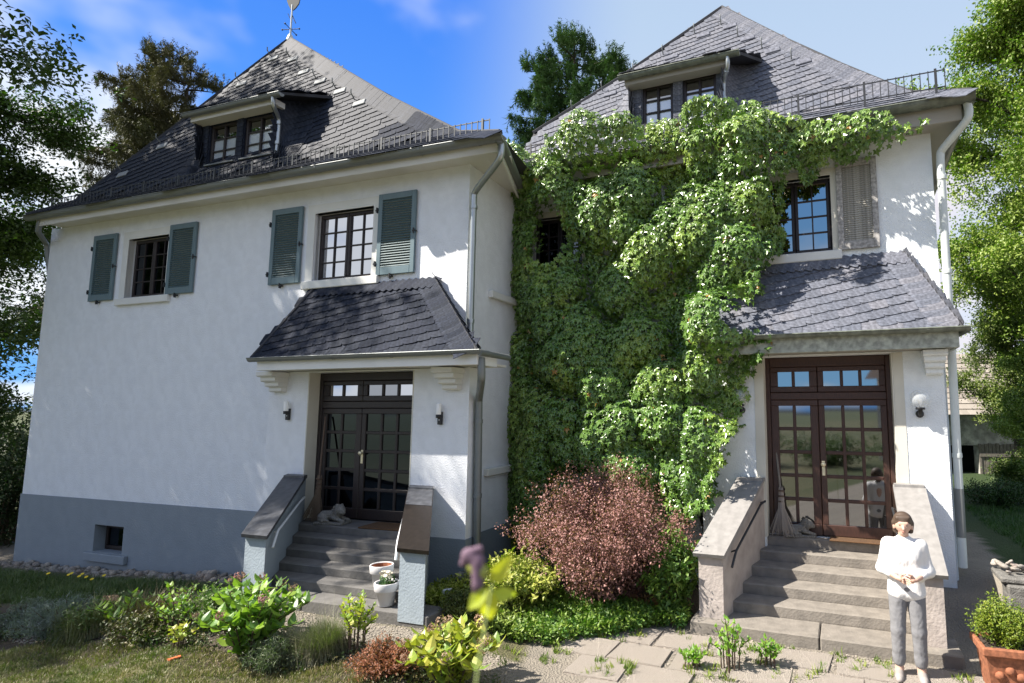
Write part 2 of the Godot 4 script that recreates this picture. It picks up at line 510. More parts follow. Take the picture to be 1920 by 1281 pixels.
func ground() -> void:
	for q in [[-11, 0.0, 0.25], [-9.5, 0.03, 0.25], [-8, 0.07, 0.25], [-6.2, 0.16, 0.25], [-4.5, 0.26, 0.25], [0.6, 0.62, 0.6], [0.9, 0.68, 1.6], [-3.2, 0.42, 1.4], [-2.2, 0.55, 2.3], [-0.9, 0.67, 2.4], [0.7, 0.67, 2.4], [-12.5, -0.05, 0.5], [-11, 0.05, 1.8], [-8, 0.2, 1.8], [-5, 0.36, 1.8], [-12, 0.0, -4], [1.0, 0.75, -1.5]]:
		ground_points.append(LT * v3(q[0], q[1], q[2]))
	for q in [[-7.2, -0.72, 0.4], [-5.2, -0.72, 0.4], [-3.5, -0.72, 0.5], [-6.5, -0.72, 1.6], [-5, -0.71, 2.6], [-3.4, -0.71, 2.2], [-2, -0.71, 2.3], [-0.7, -0.71, 2.4], [-0.1, -0.71, 1.2], [0.3, -0.70, 1.9], [-0.1, -0.35, 0.3], [0.5, -0.1, 0.0], [0.9, -0.07, 0.75], [1.8, -0.07, 0.75], [1.2, -0.05, -1.5], [3.2, -0.05, -3], [3.2, -0.05, 0.5], [1.0, -0.70, 1.35], [1.6, -0.70, 1.35]]:
		ground_points.append(RT * v3(q[0], q[1], q[2]))
	for p in [[-6.4, -2.86, -6.35], [-8.2, -3.0, -8.0], [-3.65, -2.66, -6.35], [-1.4, -2.68, -6.3], [-0.6, -2.74, -6.8], [1.2, -2.76, -6.3], [3.0, -2.76, -6.3], [4.3, -2.76, -6.2], [6.2, -2.7, -6.0], [-6, -2.8, -3], [0, -2.75, -3], [6, -2.7, -3], [-14, -3.2, -9], [-20, -3.3, -22], [0, -3.0, -24], [9, -2.1, -14], [14, -2.0, -20], [30, -2.5, -30], [-40, -3.3, -30], [0, -2.9, 30], [0, -3.0, -80]]:
		ground_points.append(v3(p[0], p[1], p[2]))
	var xs := []; var zs := []
	for v in [-420, -200, -100, -55, -35, -25, -19]: xs.append(float(v))
	for i in 231: xs.append(-16.0 + i * 0.115)
	for v in [11, 13, 16, 20, 26, 36, 55, 100, 200, 420]: xs.append(float(v))
	for v in [-420, -200, -100, -60, -42, -32, -26, -22, -19]: zs.append(float(v))
	for i in 110: zs.append(-17.0 + i * 0.115)
	for v in [-4, -3, -1, 2, 8, 20, 60, 200, 420]: zs.append(float(v))
	var s := mb()
	s.set_smooth_group(0)
	var hs := []
	var cs := []
	for z in zs:
		var row := []; var cr := []
		for x in xs:
			row.append(v3(x, ground_y(x, z), z)); cr.append(ground_color(x, z))
		hs.append(row); cs.append(cr)
	for j in zs.size() - 1:
		for i in xs.size() - 1:
			for q in [[0, 0], [1, 1], [1, 0], [0, 0], [0, 1], [1, 1]]:
				s.set_color(cs[j + q[1]][i + q[0]])
				s.add_vertex(hs[j + q[1]][i + q[0]])
	kind(build(s, "ground", M.ground), "structure")

func bed_zone(x: float, z: float) -> float:    # 1 in the flower bed before the left house
	var l := LT.affine_inverse() * v3(x, 0, z)
	var mid := 2.85 + noise.get_noise_2d(x * 30, z * 30) * 0.25
	return smooth(0.75, 0.45, abs(l.z - mid)) if x < -0.6 else 0.0

func ground_color(x: float, z: float) -> Color:
	var n := noise.get_noise_2d(x * 40, z * 40) * 0.5 + 0.5
	var n2 := noise.get_noise_2d(x * 160 + 50, z * 160) * 0.5 + 0.5
	var dry := Color(0.20, 0.165, 0.085).lerp(Color(0.11, 0.125, 0.045), n)
	var grass := Color(0.055, 0.085, 0.022).lerp(Color(0.11, 0.12, 0.04), n)
	var grit := Color(0.40, 0.35, 0.285).lerp(Color(0.28, 0.25, 0.205), n2)
	var soil := Color(0.075, 0.058, 0.04).lerp(Color(0.11, 0.085, 0.055), n2)
	var l := LT.affine_inverse() * v3(x, 0, z)
	var r := RT.affine_inverse() * v3(x, 0, z)
	if x > 0.9 * 0 - 0.95 and z > -10.5 and r.x > -7.5 and (r.x < 0.6 or r.z > 0.75):   # the right-hand yard
		var bed := smooth(1.9, 1.5, r.z) * smooth(-3.1, -3.4, r.x)
		return grit.lerp(soil, bed)
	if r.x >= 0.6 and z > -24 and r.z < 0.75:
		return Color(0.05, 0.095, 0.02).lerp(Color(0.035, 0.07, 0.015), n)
	if l.z > -1 and l.x > -14 and l.x < 4:
		if l.z < 0.42: return grit.lerp(soil, 0.4)
		var c := dry
		if l.z < 2.2 and l.x < -3.2: c = grass
		var path := smooth(1.95, 2.1, l.z) * smooth(2.75, 2.55, l.z) * smooth(-5.4, -5.0, l.x)
		c = c.lerp(grit, path)
		return c.lerp(soil, bed_zone(x, z) * (1.0 - path))
	return grass

# ---------------------------------------------------------------- roofing
func slate_mesh(w: float, h: float, low := 0.032, high := 0.008) -> ArrayMesh:   # rounded lower edge, tilted as laid
	var pts := [Vector2(w * 0.52, h), Vector2(-w * 0.52, h), Vector2(-w * 0.52, h * 0.30)]
	for a in [205, 235, 262]:
		pts.append(Vector2(-w * 0.24 + cos(deg_to_rad(a)) * w * 0.28, h * 0.26 + sin(deg_to_rad(a)) * h * 0.24))
	pts.append(Vector2(w * 0.40, 0.0))
	pts.append(Vector2(w * 0.53, h * 0.015))
	var s := mb()
	prism(s, pts, 0.0, 0.009)
	s.generate_normals()
	var src := s.commit().surface_get_arrays(0)
	var v: PackedVector3Array = src[Mesh.ARRAY_VERTEX]
	for i in v.size(): v[i].z += lerpf(low, high, v[i].y / h)
	src[Mesh.ARRAY_VERTEX] = v
	var m := ArrayMesh.new()
	m.add_surface_from_arrays(Mesh.PRIMITIVE_TRIANGLES, src)
	return m

func slate_places(o: Vector3, u: Vector3, v: Vector3, poly: Array, w: float, e: float, tilt: float, list: Array, part: Node, mesh: Mesh) -> void:
	var n := u.cross(v).normalized()
	var a := deg_to_rad(tilt)
	var pv := PackedVector2Array(poly)
	var lo := Vector2.ONE * 1e9; var hi := -lo
	for p in poly:
		var t := Vector2(p).rotated(-a)
		lo = lo.min(t); hi = hi.max(t)
	var ur := u * cos(a) + v * sin(a)
	var vr := v * cos(a) - u * sin(a)
	for j in int((hi.y - lo.y) / e) + 2:
		for i in int((hi.x - lo.x) / w) + 2:
			var t := Vector2(lo.x + (i + 0.5 * (j % 2)) * w + rr(-0.008, 0.008), lo.y + (j - 0.3) * e + rr(-0.005, 0.005))
			var p := (t + Vector2(0, e * 0.6)).rotated(a)
			if not Geometry2D.is_point_in_polygon(p, pv): continue
			p = t.rotated(a)
			var b := Basis(ur, vr, n) * Basis(Vector3.BACK, rr(-0.03, 0.03)) * Basis(Vector3.RIGHT, rr(-0.02, 0.012))
			list.append({"t": Transform3D(b, o + u * p.x + v * p.y), "part": part, "mesh": mesh})

func slate_strip(a: Vector3, b: Vector3, n: Vector3, across: Vector3, step: float, list: Array, part: Node, mesh: Mesh) -> void:   # border slates along a hip
	var d := (b - a).normalized()
	var k := int(a.distance_to(b) / step)
	var m := (n - n.dot(d) * d).normalized()
	var x := d.cross(m)
	if x.dot(across) < 0: pass
	for i in k:
		list.append({"t": Transform3D(Basis(x, d, m).rotated(d, rr(-0.05, 0.05)), a + d * (i * step) + m * 0.014), "part": part, "mesh": mesh})

func set_slates(list: Array, house: Node3D, tones: Array, tint: Array) -> void:
	var eye := house.transform.affine_inverse() * Vector3.ZERO
	for q in list: q.d = q.t.origin.distance_to(eye)
	list.sort_custom(func(p, q): return p.d < q.d)
	var rest := {}
	for i in list.size():
		var q = list[i]
		if i < 300:
			inst(q.mesh, "slate", tones[rng.randi() % tones.size()], q.part, q.t)
		else:
			var key = [q.part, q.mesh]
			if not rest.has(key): rest[key] = [[], []]
			rest[key][0].append(q.t)
			var c: Color = tint[0].lerp(tint[1], rng.randf())
			rest[key][1].append(c)
	for key in rest:
		multi("slate_courses", key[1], M.slate_many, key[0], rest[key][0], rest[key][1])

func snow_guard(parent: Node, x0: float, x1: float, y: float, z: float, m: Material, hh := 0.245) -> void:
	var s := mb()
	for yy in [0.035, hh - 0.01]:
		box(s, v3(x0, y + yy - 0.007, z - 0.007), v3(x1, y + yy + 0.007, z + 0.007))
	var n := int((x1 - x0) / 0.105)
	for i in n + 1:
		var x := x0 + (x1 - x0) * i / n
		box(s, v3(x - 0.006, y + 0.0, z + 0.008), v3(x + 0.006, y + hh, z + 0.02))
	var o := build(s, "snow_guard", m, parent)
	n = int((x1 - x0) / 0.95)
	for i in n + 1:
		var x := x0 + 0.12 + (x1 - x0 - 0.24) * i / n
		s = mb()
		box(s, v3(x - 0.016, y - 0.10, z + 0.021), v3(x + 0.016, y + hh + 0.015, z + 0.033))
		box(s, v3(x - 0.014, y - 0.10, z - 0.30), v3(x + 0.014, y - 0.085, z + 0.021), Transform3D())
		build(s, "bracket", m, o)

func gutter(parent: Node, x0: float, x1: float, y: float, z: float, r: float, m: Material) -> Node:
	var s := mb()
	var out := []; var inn := []
	for k in 9:
		var a := PI + PI * k / 8
		out.append(Vector2(z + cos(a) * r, y + sin(a) * r)); inn.append(Vector2(z + cos(a) * (r - 0.006), y + sin(a) * (r - 0.006)))
	s.set_smooth_group(0)
	for k in 8:
		quad(s, v3(x0, out[k].y, out[k].x), v3(x0, out[k + 1].y, out[k + 1].x), v3(x1, out[k + 1].y, out[k + 1].x), v3(x1, out[k].y, out[k].x))
	s.set_smooth_group(1)
	for k in 8:
		quad(s, v3(x1, inn[k].y, inn[k].x), v3(x1, inn[k + 1].y, inn[k + 1].x), v3(x0, inn[k + 1].y, inn[k + 1].x), v3(x0, inn[k].y, inn[k].x))
	s.set_smooth_group(-1)
	for x in [x0, x1]:
		for k in range(1, 8): tri(s, v3(x, out[0].y, out[0].x), v3(x, out[k].y, out[k].x), v3(x, out[k + 1].y, out[k + 1].x))
	var o := build(s, "gutter", m, parent)
	s = mb()
	tube(s, [v3(x0, y + 0.004, z + r), v3(x1, y + 0.004, z + r)], 0.011, 6)
	build(s, "rolled_edge", m, o)
	var n := int((x1 - x0) / 1.0)
	for i in n:
		var x := x0 + (x1 - x0) * (i + 0.6) / n
		s = mb()
		for k in 8:
			var a := PI + PI * k / 8; var b := PI + PI * (k + 1) / 8
			var q := r + 0.006
			quad(s, v3(x - 0.014, y + sin(a) * q, z + cos(a) * q), v3(x - 0.014, y + sin(b) * q, z + cos(b) * q), v3(x + 0.014, y + sin(b) * q, z + cos(b) * q), v3(x + 0.014, y + sin(a) * q, z + cos(a) * q))
		build(s, "gutter_strap", m, o)
	return o

func pipe(parent: Node, pts: Array, r: float, m: Material, rings := []) -> void:
	var c := Curve3D.new()
	for i in pts.size():
		var t := Vector3()
		if i > 0 and i < pts.size() - 1:
			t = ((pts[i + 1] - pts[i]).normalized() + (pts[i] - pts[i - 1]).normalized()).normalized() * 0.09
		c.add_point(pts[i], -t, t)
	c.bake_interval = 0.05
	var s := mb()
	tube(s, Array(c.tessellate(4, 3)), r, 12)
	var o := build(s, "downpipe", m, parent)
	for y in rings:
		s = mb()
		var x: Vector3 = pts[-1]
		for i in pts.size() - 1:
			if (pts[i].y - y) * (pts[i + 1].y - y) <= 0: x = pts[i].lerp(pts[i + 1], (pts[i].y - y) / (pts[i].y - pts[i + 1].y))
		tube(s, [v3(x.x, y - 0.03, x.z), v3(x.x, y + 0.03, x.z)], r + 0.008, 12)
		build(s, "pipe_clip", m, o)

# ---------------------------------------------------------------- openings
func casement(parent: Node, called: String, x0: float, y0: float, x1: float, y1: float, z: float, sashes: int, cols: int, rows: int, m: Material, panes: Array) -> Node:
	var s := mb()
	var b := 0.05
	for q in [[x0, y0, x1, y0 + b], [x0, y1 - b, x1, y1], [x0, y0 + b, x0 + b, y1 - b], [x1 - b, y0 + b, x1, y1 - b]]:
		cbox(s, v3(q[0], q[1], z - 0.06), v3(q[2], q[3], z), 0.006)
	var w := (x1 - x0 - 2 * b) / sashes
	var gl := []
	for k in sashes:
		var a := x0 + b + k * w + 0.003; var c := a + w - 0.006
		var d := y0 + b + 0.003; var e := y1 - b - 0.003
		var f := 0.05
		for q in [[a, d, c, d + f], [a, e - f, c, e], [a, d + f, a + f, e - f], [c - f, d + f, c, e - f]]:
			cbox(s, v3(q[0], q[1], z - 0.045), v3(q[2], q[3], z + 0.018), 0.008)
		a += f; c -= f; d += f; e -= f
		for i in range(1, cols):
			var x := a + (c - a) * i / cols
			box(s, v3(x - 0.011, d, z - 0.03), v3(x + 0.011, e, z + 0.008))
		for j in range(1, rows):
			var y := d + (e - d) * j / rows
			box(s, v3(a, y - 0.011, z - 0.032), v3(c, y + 0.011, z + 0.006))
		for i in cols:
			for j in rows:
				gl.append([a + (c - a) * i / cols, d + (e - d) * j / rows, a + (c - a) * (i + 1) / cols, d + (e - d) * (j + 1) / rows])
	var o := build(s, called, m, parent)
	for i in gl.size():
		var q = gl[i]
		s = mb()
		box(s, v3(q[0], q[1], -0.003), v3(q[2], q[3], 0.003))
		var ce := v3((q[0] + q[2]) / 2, (q[1] + q[3]) / 2, 0)
		s = mb()
		var hx: float = (q[2] - q[0]) / 2; var hy: float = (q[3] - q[1]) / 2
		box(s, v3(-hx, -hy, -0.003), v3(hx, hy, 0.003))
		var p := build(s, "pane", panes[i % panes.size()], o)
		p.transform = Transform3D(Basis.from_euler(v3(rr(-0.0025, 0.0025), rr(-0.0025, 0.0025), 0)), ce + v3(0, 0, z - 0.018))
	return o

func shutter(parent: Node, x0: float, y0: float, x1: float, y1: float, z: float, slats: int, m: Material, ms: Material, fittings: bool) -> Node:
	var s := mb()
	var f := 0.085
	for q in [[x0, y0, x0 + f, y1], [x1 - f, y0, x1, y1], [x0 + f, y0, x1 - f, y0 + 0.13], [x0 + f, y1 - 0.11, x1 - f, y1]]:
		cbox(s, v3(q[0], q[1], z), v3(q[2], q[3], z + 0.042), 0.005)
	var o := build(s, "shutter", m, parent)
	var a := y0 + 0.135; var b := y1 - 0.115
	s = mb()
	cbox(s, v3(-(x1 - x0) / 2 + f, -0.026, -0.004), v3((x1 - x0) / 2 - f, 0.026, 0.004), 0.002)
	s.generate_normals()
	var sm := s.commit()
	for i in slats:
		var y := a + (b - a) * (i + 0.5) / slats
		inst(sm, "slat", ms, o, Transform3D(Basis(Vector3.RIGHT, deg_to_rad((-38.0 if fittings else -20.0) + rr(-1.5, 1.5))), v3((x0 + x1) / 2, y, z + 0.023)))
	if fittings:
		for q in [[x0 - 0.02, y1 - 0.28], [x0 + 0.30, y0 - 0.03], [x1 - 0.02, (y0 + y1) / 2], [x0 - 0.02, y0 + 0.2]]:
			s = mb()
			box(s, v3(q[0] - 0.035, q[1] - 0.012, z + 0.0), v3(q[0] + 0.035, q[1] + 0.012, z + 0.05))
			box(s, v3(q[0] - 0.01, q[1] - 0.045, z + 0.02), v3(q[0] + 0.01, q[1] + 0.045, z + 0.06))
			build(s, "hinge", M.iron, o)
	return o

func glazed_door(parent: Node, x0: float, y0: float, x1: float, y1: float, z: float, m: Material, low: Array, high: Array, split := 0.44) -> void:
	var s := mb()
	var head := y0 + (y1 - y0) * 0.775
	var top := y1 - (y1 - y0) * 0.055
	for q in [[x0, y0, x0 + 0.07, y1], [x1 - 0.07, y0, x1, y1], [x0 + 0.07, top, x1 - 0.07, y1], [x0 + 0.07, head - 0.05, x1 - 0.07, head + 0.06]]:
		cbox(s, v3(q[0], q[1], z - 0.06), v3(q[2], q[3], z + 0.03), 0.008)
	var xm := lerpf(x0, x1, split)
	var frame := build(s, "door_frame", m, parent)
	for k in 2:   # the light over each leaf, then the leaf itself
		var a: float = [x0 + 0.075, xm + 0.004][k]; var b: float = [xm - 0.004, x1 - 0.075][k]
		for up in 2:
			var c: float = [y0 + 0.02, head + 0.065][up]; var d: float = [head - 0.055, top - 0.005][up]
			var cols: int = [2, 3][k]
			var rows: int = [5, 1][up]
			var fl: float = 0.115 if k == 0 else 0.085
			var fb: float = [0.16, 0.09][up]; var ft: float = [0.09, 0.07][up]
			s = mb()
			for q in [[a, c, b, c + fb], [a, d - ft, b, d], [a, c + fb, a + fl, d - ft], [b - fl, c + fb, b, d - ft]]:
				cbox(s, v3(q[0], q[1], z - 0.03), v3(q[2], q[3], z + 0.02), 0.007)
			var ga := a + fl; var gb := b - fl; var gc := c + fb; var gd := d - ft
			for i in range(1, cols):
				var x := ga + (gb - ga) * i / cols
				cbox(s, v3(x - 0.024, gc, z - 0.025), v3(x + 0.024, gd, z + 0.014), 0.008)
			for j in range(1, rows):
				var y := gc + (gd - gc) * j / rows
				cbox(s, v3(ga, y - 0.026, z - 0.027), v3(gb, y + 0.026, z + 0.011), 0.008)
			var leaf := build(s, ["door_leaf", "transom_window"][up], m, parent)
			for i in cols:
				for j in rows:
					var hx := (gb - ga) / cols / 2; var hy := (gd - gc) / rows / 2
					s = mb()
					box(s, v3(-hx, -hy, -0.003), v3(hx, hy, 0.003))
					var pm: Material = (high if up else low)[rng.randi() % (high if up else low).size()]
					var p := build(s, "pane", pm, leaf)
					p.transform = Transform3D(Basis.from_euler(v3(rr(-0.003, 0.003), rr(-0.003, 0.003), 0)), v3(ga + hx * (2 * i + 1), gc + hy * (2 * j + 1), z - 0.012))
			if k == 1 and not up:
				s = mb()
				cbox(s, v3(a + 0.018, c + 0.88, z + 0.02), v3(a + 0.062, c + 1.10, z + 0.028), 0.003)
				lathe(s, [Vector2(0, 0.0), Vector2(0.02, 0.0), Vector2(0.012, 0.02), Vector2(0.032, 0.035), Vector2(0.036, 0.05), Vector2(0.024, 0.062), Vector2(0, 0.066)], 14, Transform3D(Basis(Vector3.RIGHT, PI / 2), v3(a + 0.04, c + 1.05, z + 0.026)))
				build(s, "handle", M.brass, leaf)

# ---------------------------------------------------------------- the two houses
func face(s: SurfaceTool, pts: Array) -> void:
	for i in range(1, pts.size() - 1): tri(s, pts[0], pts[i], pts[i + 1])

func house(left: bool) -> Node3D:
	var H: Node3D
	if left: H = thing("white_house", "freshly painted white house with blue-grey plinth, grey-blue shutters and slate roof", "house", LT)
	else: H = thing("ivy_clad_house", "older white house whose front is overgrown with ivy, beige shutter, slate roof", "house", RT)
	# the dimensions of each house
	var x0: float = -10.88 if left else -7.05
	var ys: float = 7.19 if left else 6.155
	var base: float = -0.6 if left else -1.1
	var ye: float = 7.30 if left else 6.44; var ze: float = 0.60 if left else 0.51
	var yk: float = 7.72 if left else 6.80; var zk: float = 0.05 if left else 0.02
	var apex: Vector3 = v3(-6.64, 12.2, -2.13) if left else v3(-3.51, 10.79, -2.47)
	var kl: float = -10.06 if left else -7.05; var kr: float = -0.18 if left else -0.20
	var el: float = -10.60 if left else -7.05; var er: float = 0.90 if left else 0.47
	var back: float = -4.3 if left else -4.9
	var slope: float = 2.05 if left else 1.6
	var WALL: Material = M.render if left else M.render_old
	var GUT: Material = M.zinc if left else M.zinc_green
	# walls
	var wins := []
	if left: wins = [[-8.22, 5.454, -7.021, 6.704], [-3.22, 5.454, -1.911, 6.704]]
	else: wins = [[-2.55, 4.49, -1.436, 5.716], [-6.75, 4.42, -5.72, 5.62]]
	var doorway := [] if left else [[-2.54, 0.135, -0.70, 2.845]]
	var s := mb()
	pierced(s, x0, 0.0, 1.2 if left else base, ys, 0.0, 0.3, wins + doorway)
	box(s, v3(x0, base, back), v3(x0 + 0.3, ys, -0.301)); box(s, v3(-0.3, base, back), v3(0.0, ys, -0.301))
	box(s, v3(x0 + 0.301, base, back), v3(-0.301, ys, back + 0.3))
	if not left: prism(s, [Vector2(0.02, ys + 0.003), Vector2(zk, yk - 0.05), Vector2(-0.49, 7.58), Vector2(-4.45, 7.58), Vector2(back, ys + 0.003)], 0.0, 0.28, Transform3D(Basis(v3(0, 0, 1), Vector3.UP, v3(-1, 0, 0)), v3(x0 + 0.29, 0, 0)))
	build(s, "wall", WALL, H)
	s = mb()
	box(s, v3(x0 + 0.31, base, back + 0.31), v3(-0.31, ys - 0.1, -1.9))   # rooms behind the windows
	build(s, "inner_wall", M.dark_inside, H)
	if left:
		s = mb()
		pierced(s, x0 - 0.02, -3.65, base, 1.389, 0.02, 0.35, [[-8.404, 0.391, -7.553, 0.905]])
		box(s, v3(0.0, base, back), v3(0.02, 1.20, 0.02))
		box(s, v3(x0 - 0.02, base, back), v3(x0, 1.389, -0.331))
		build(s, "plinth", M.plinth, H)
		s = mb()
		cbox(s, v3(-8.55, 0.22, 0.02), v3(-7.36, 0.382, 0.10), 0.012)
		build(s, "basement_sill", M.plinth, H)
		casement(H, "basement_window", -8.43, 0.37, -7.53, 0.92, -0.19, 1, 1, 1, M.wood_dark, [M.glass_dark])
	# windows of the upper floor
	for i in wins.size():
		var w = wins[i]
		var panes: Array = [[M.glass_dark], [M.glass]][i] if left else [[M.glass_warm], [M.glass_dark]][i]
		casement(H, "window", w[0] - 0.03, w[1] - 0.02, w[2] + 0.03, w[3] + 0.03, -0.13, 2, 2, 4, M.wood_dark, panes)
		s = mb()
		var t := 0.165 if left else 0.11
		for q in [[w[0] - t, w[1], w[0], w[3] + t], [w[2], w[1], w[2] + t, w[3] + t], [w[0], w[3], w[2], w[3] + t]]:
			box(s, v3(q[0], q[1], -0.10), v3(q[2], q[3], 0.014))
		build(s, "window_surround", M.trim if left else M.reveal, H)
		s = mb()
		cbox(s, v3(w[0] - t - 0.02, w[1] - 0.15, -0.12), v3(w[2] + t + 0.02, w[1] - 0.006, 0.075), 0.01)
		build(s, "window_sill", M.trim, H)
	if left:
		for q in [[-9.287, -8.55], [-6.944, -6.192], [-4.216, -3.482], [-1.777, -1.002]]:
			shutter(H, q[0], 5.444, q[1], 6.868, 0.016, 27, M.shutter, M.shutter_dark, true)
	else:
		shutter(H, -1.349, 4.474, -0.766, 5.906, 0.016, 34, M.shutter_old, M.shutter_old_slat, false)
	# cornice: soffit, fascia, gutter
	s = mb()
	box(s, v3(el + 0.12, ys, 0.0), v3(er - 0.14, ys + 0.03, ze - 0.17))
	if left: hexa(s, [v3(0.001, ys, -0.001), v3(er - 0.14, ys, -0.001), v3(0.04, ys, -1.6), v3(0.001, ys, -1.6), v3(0.001, ys + 0.03, -0.001), v3(er - 0.14, ys + 0.03, -0.001), v3(0.04, ys + 0.03, -1.6), v3(0.001, ys + 0.03, -1.6)])
	else: box(s, v3(0.001, ys, back), v3(er - 0.14, ys + 0.03, -0.001))
	if left: box(s, v3(el + 0.12 - 0.3, ys, back), v3(x0 - 0.001, ys + 0.03, -0.001))
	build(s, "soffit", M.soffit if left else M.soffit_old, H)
	s = mb()
	box(s, v3(el + 0.10, ys - (0.10 if left else 0.03), ze - 0.17), v3(er - 0.12, ye + 0.0, ze - 0.13))
	if left: hexa(s, [v3(er - 0.14, ys - 0.10, ze - 0.171), v3(er - 0.10, ys - 0.10, ze - 0.171), v3(0.08, ys - 0.10, -1.6), v3(0.04, ys - 0.10, -1.6), v3(er - 0.14, ye, ze - 0.171), v3(er - 0.10, ye, ze - 0.171), v3(0.08, ye, -1.6), v3(0.04, ye, -1.6)])
	else: box(s, v3(er - 0.14, ys - 0.10, back), v3(er - 0.10, ye, ze - 0.171))
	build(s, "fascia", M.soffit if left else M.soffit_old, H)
	gutter(H, el - (0.05 if left else 0.0), er + 0.04, ye - 0.02, ze - 0.045, 0.085 if left else 0.10, GUT)
	s = mb()   # gutter along the right-hand eave
	tube(s, [v3(er - 0.02, ye - 0.06, ze - 0.02), v3(er - 0.02, ye - 0.06, back) if not left else v3(0.13, ye - 0.06, -1.6)], 0.075, 10)
	build(s, "side_gutter", GUT, H)
	# the roof
	s = mb()
	var kL := v3(kl, yk, zk); var kR := v3(kr, yk, zk)
	var kLb := v3(kl, yk, back); var kRb := v3(kr, yk, back)
	var zb: float = back + 0.6
	var list := []
	var roof: Node3D
	if left:
		var hipL := [v3(-9.88, 7.95, -0.06), v3(-8.27, 9.99, -1.06), v3(-7.24, 11.43, -1.76)]
		var hipR := [v3(-0.65, 8.03, -0.10), v3(-2.26, 9.08, -0.61), v3(-4.25, 10.5, -1.30)]
		face(s, [kL, kR, hipR[0], hipR[1], hipR[2], apex, hipL[2], hipL[1], hipL[0]])
		face(s, [apex, kR, kRb]); face(s, [apex, kRb, kLb]); face(s, [apex, kLb, kL])
		face(s, [v3(el, ye, ze), v3(er, ye, ze), kR, kL]); face(s, [v3(er, ye, ze), v3(0.12, ye, -1.6), kRb, kR])
		face(s, [v3(el, ye, zb - 1.2), v3(el, ye, ze), kL, kLb]); face(s, [v3(0.12, ye, zb - 1.2), v3(el, ye, zb - 1.2), kLb, kRb])
		face(s, [v3(0.12, ye, -1.6), v3(0.12, ye, zb - 1.2), kRb])
		roof = build(s, "roof", M.slate_under, H)
	else:
		var cut := v3(x0, 7.62, -0.49); var cutb := v3(x0, 7.62, -4.45)
		face(s, [kL, kR, apex, cut]); face(s, [apex, kR, kRb]); face(s, [apex, kRb, kLb, cutb]); face(s, [apex, cutb, cut])
		face(s, [v3(el, ye, ze), v3(er, ye, ze), kR, kL]); face(s, [v3(er, ye, ze), v3(er, ye, zb - 1.2), kRb, kR])
		face(s, [v3(er, ye, zb - 1.2), v3(el, ye, zb - 1.2), kLb, kRb])
		roof = build(s, "roof", M.slate_under, H)
	var V := v3(0, slope, -1).normalized()
	var h: float = (apex.y - yk) / V.y
	var poly := []
	if left: poly = [Vector2(kl, 0), Vector2(kr - 0.25, 0), Vector2(-2.45, 1.36 / V.y), Vector2(apex.x + 0.0, h - 0.1), Vector2(-8.13, 2.27 / V.y)]
	else: poly = [Vector2(kl, 0), Vector2(kr - 0.25, 0), Vector2(apex.x + 0.02, h - 0.12), Vector2(-5.36, 2.11 / V.y), Vector2(kl + 0.1, 0.80 / V.y)]
	var sm := slate_mesh(0.235, 0.30)
	var sn := slate_mesh(0.16, 0.36, 0.030, 0.012)
	slate_places(v3(0, yk, zk), Vector3.RIGHT, V, poly, 0.245, 0.165, 17.0, list, roof, sm)
	var vf := v3(0, yk - ye, zk - ze).normalized()
	var hf := v3(0, yk - ye, zk - ze).length()
	slate_places(v3(0, ye, ze), Vector3.RIGHT, vf, [Vector2(el, -0.06), Vector2(er, -0.06), Vector2(kr, hf), Vector2(kl, hf)], 0.235, 0.155, 4.0, list, roof, sm)
	var N := Vector3.RIGHT.cross(V)
	var hip := [kR, v3(-0.65, 8.03, -0.10), v3(-2.26, 9.08, -0.61), v3(-4.25, 10.5, -1.30), apex] if left else [kR, v3(-0.45, 7.04, -0.13), v3(-1.64, 8.38, -0.97), apex]
	var cross_hip := func(a: Vector3, b: Vector3, n: Vector3):
		var d := (b - a).normalized()
		var across := d.cross(n).normalized()
		for i in int(a.distance_to(b) / 0.085):
			var p := a + d * (i * 0.085)
			var low := (-across * 0.92 + Vector3.DOWN * 0.38)
			low = (low - n * low.dot(n)).normalized()
			list.append({"t": Transform3D(Basis(low.cross(n).normalized() * -1.0, low * 1.0, n * 1.0).orthonormalized().rotated(low, rr(-0.06, 0.06)), p + n * 0.012), "part": roof, "mesh": sn})
	for i in hip.size() - 1: cross_hip.call(hip[i], hip[i + 1], N)
	cross_hip.call(v3(er, ye, ze), kR, Vector3.RIGHT.cross(vf))
	var lh := [v3(el, ye, ze), kL, v3(-9.88, 7.95, -0.06), v3(-8.27, 9.99, -1.06), v3(-7.24, 11.43, -1.76), apex] if left else [v3(x0, 7.62, -0.49), v3(-5.49, 8.91, -1.30), apex]
	var rh := [v3(er, ye, ze)] + hip
	for path in [lh, rh]:
		s = mb()   # ridge strip along the hip
		var pts := []
		for p in path: pts.append(p + v3(0, 0.015, 0))
		tube(s, pts, 0.05, 6, false)
		build(s, "hip_ridge", M.slate_under, H)
	# roof hooks and their pale plates
	var roof_at := func(x: float, y: float) -> Vector3: return v3(x, y, zk - (y - yk) / slope)
	var hooks := []
	if left: hooks = [[-6.1, 11.35], [-5.4, 10.72], [-4.65, 10.22], [-3.85, 9.72], [-3.1, 9.2], [-7.35, 10.85], [-7.95, 9.95], [-8.55, 9.15], [-9.2, 8.45], [-6.85, 11.6]]
	else: hooks = [[-3.45, 10.05], [-3.05, 9.45], [-2.55, 8.85], [-2.0, 8.3], [-4.6, 9.4], [-5.15, 8.95], [-5.75, 8.55], [-6.3, 8.1], [-4.0, 9.95]]
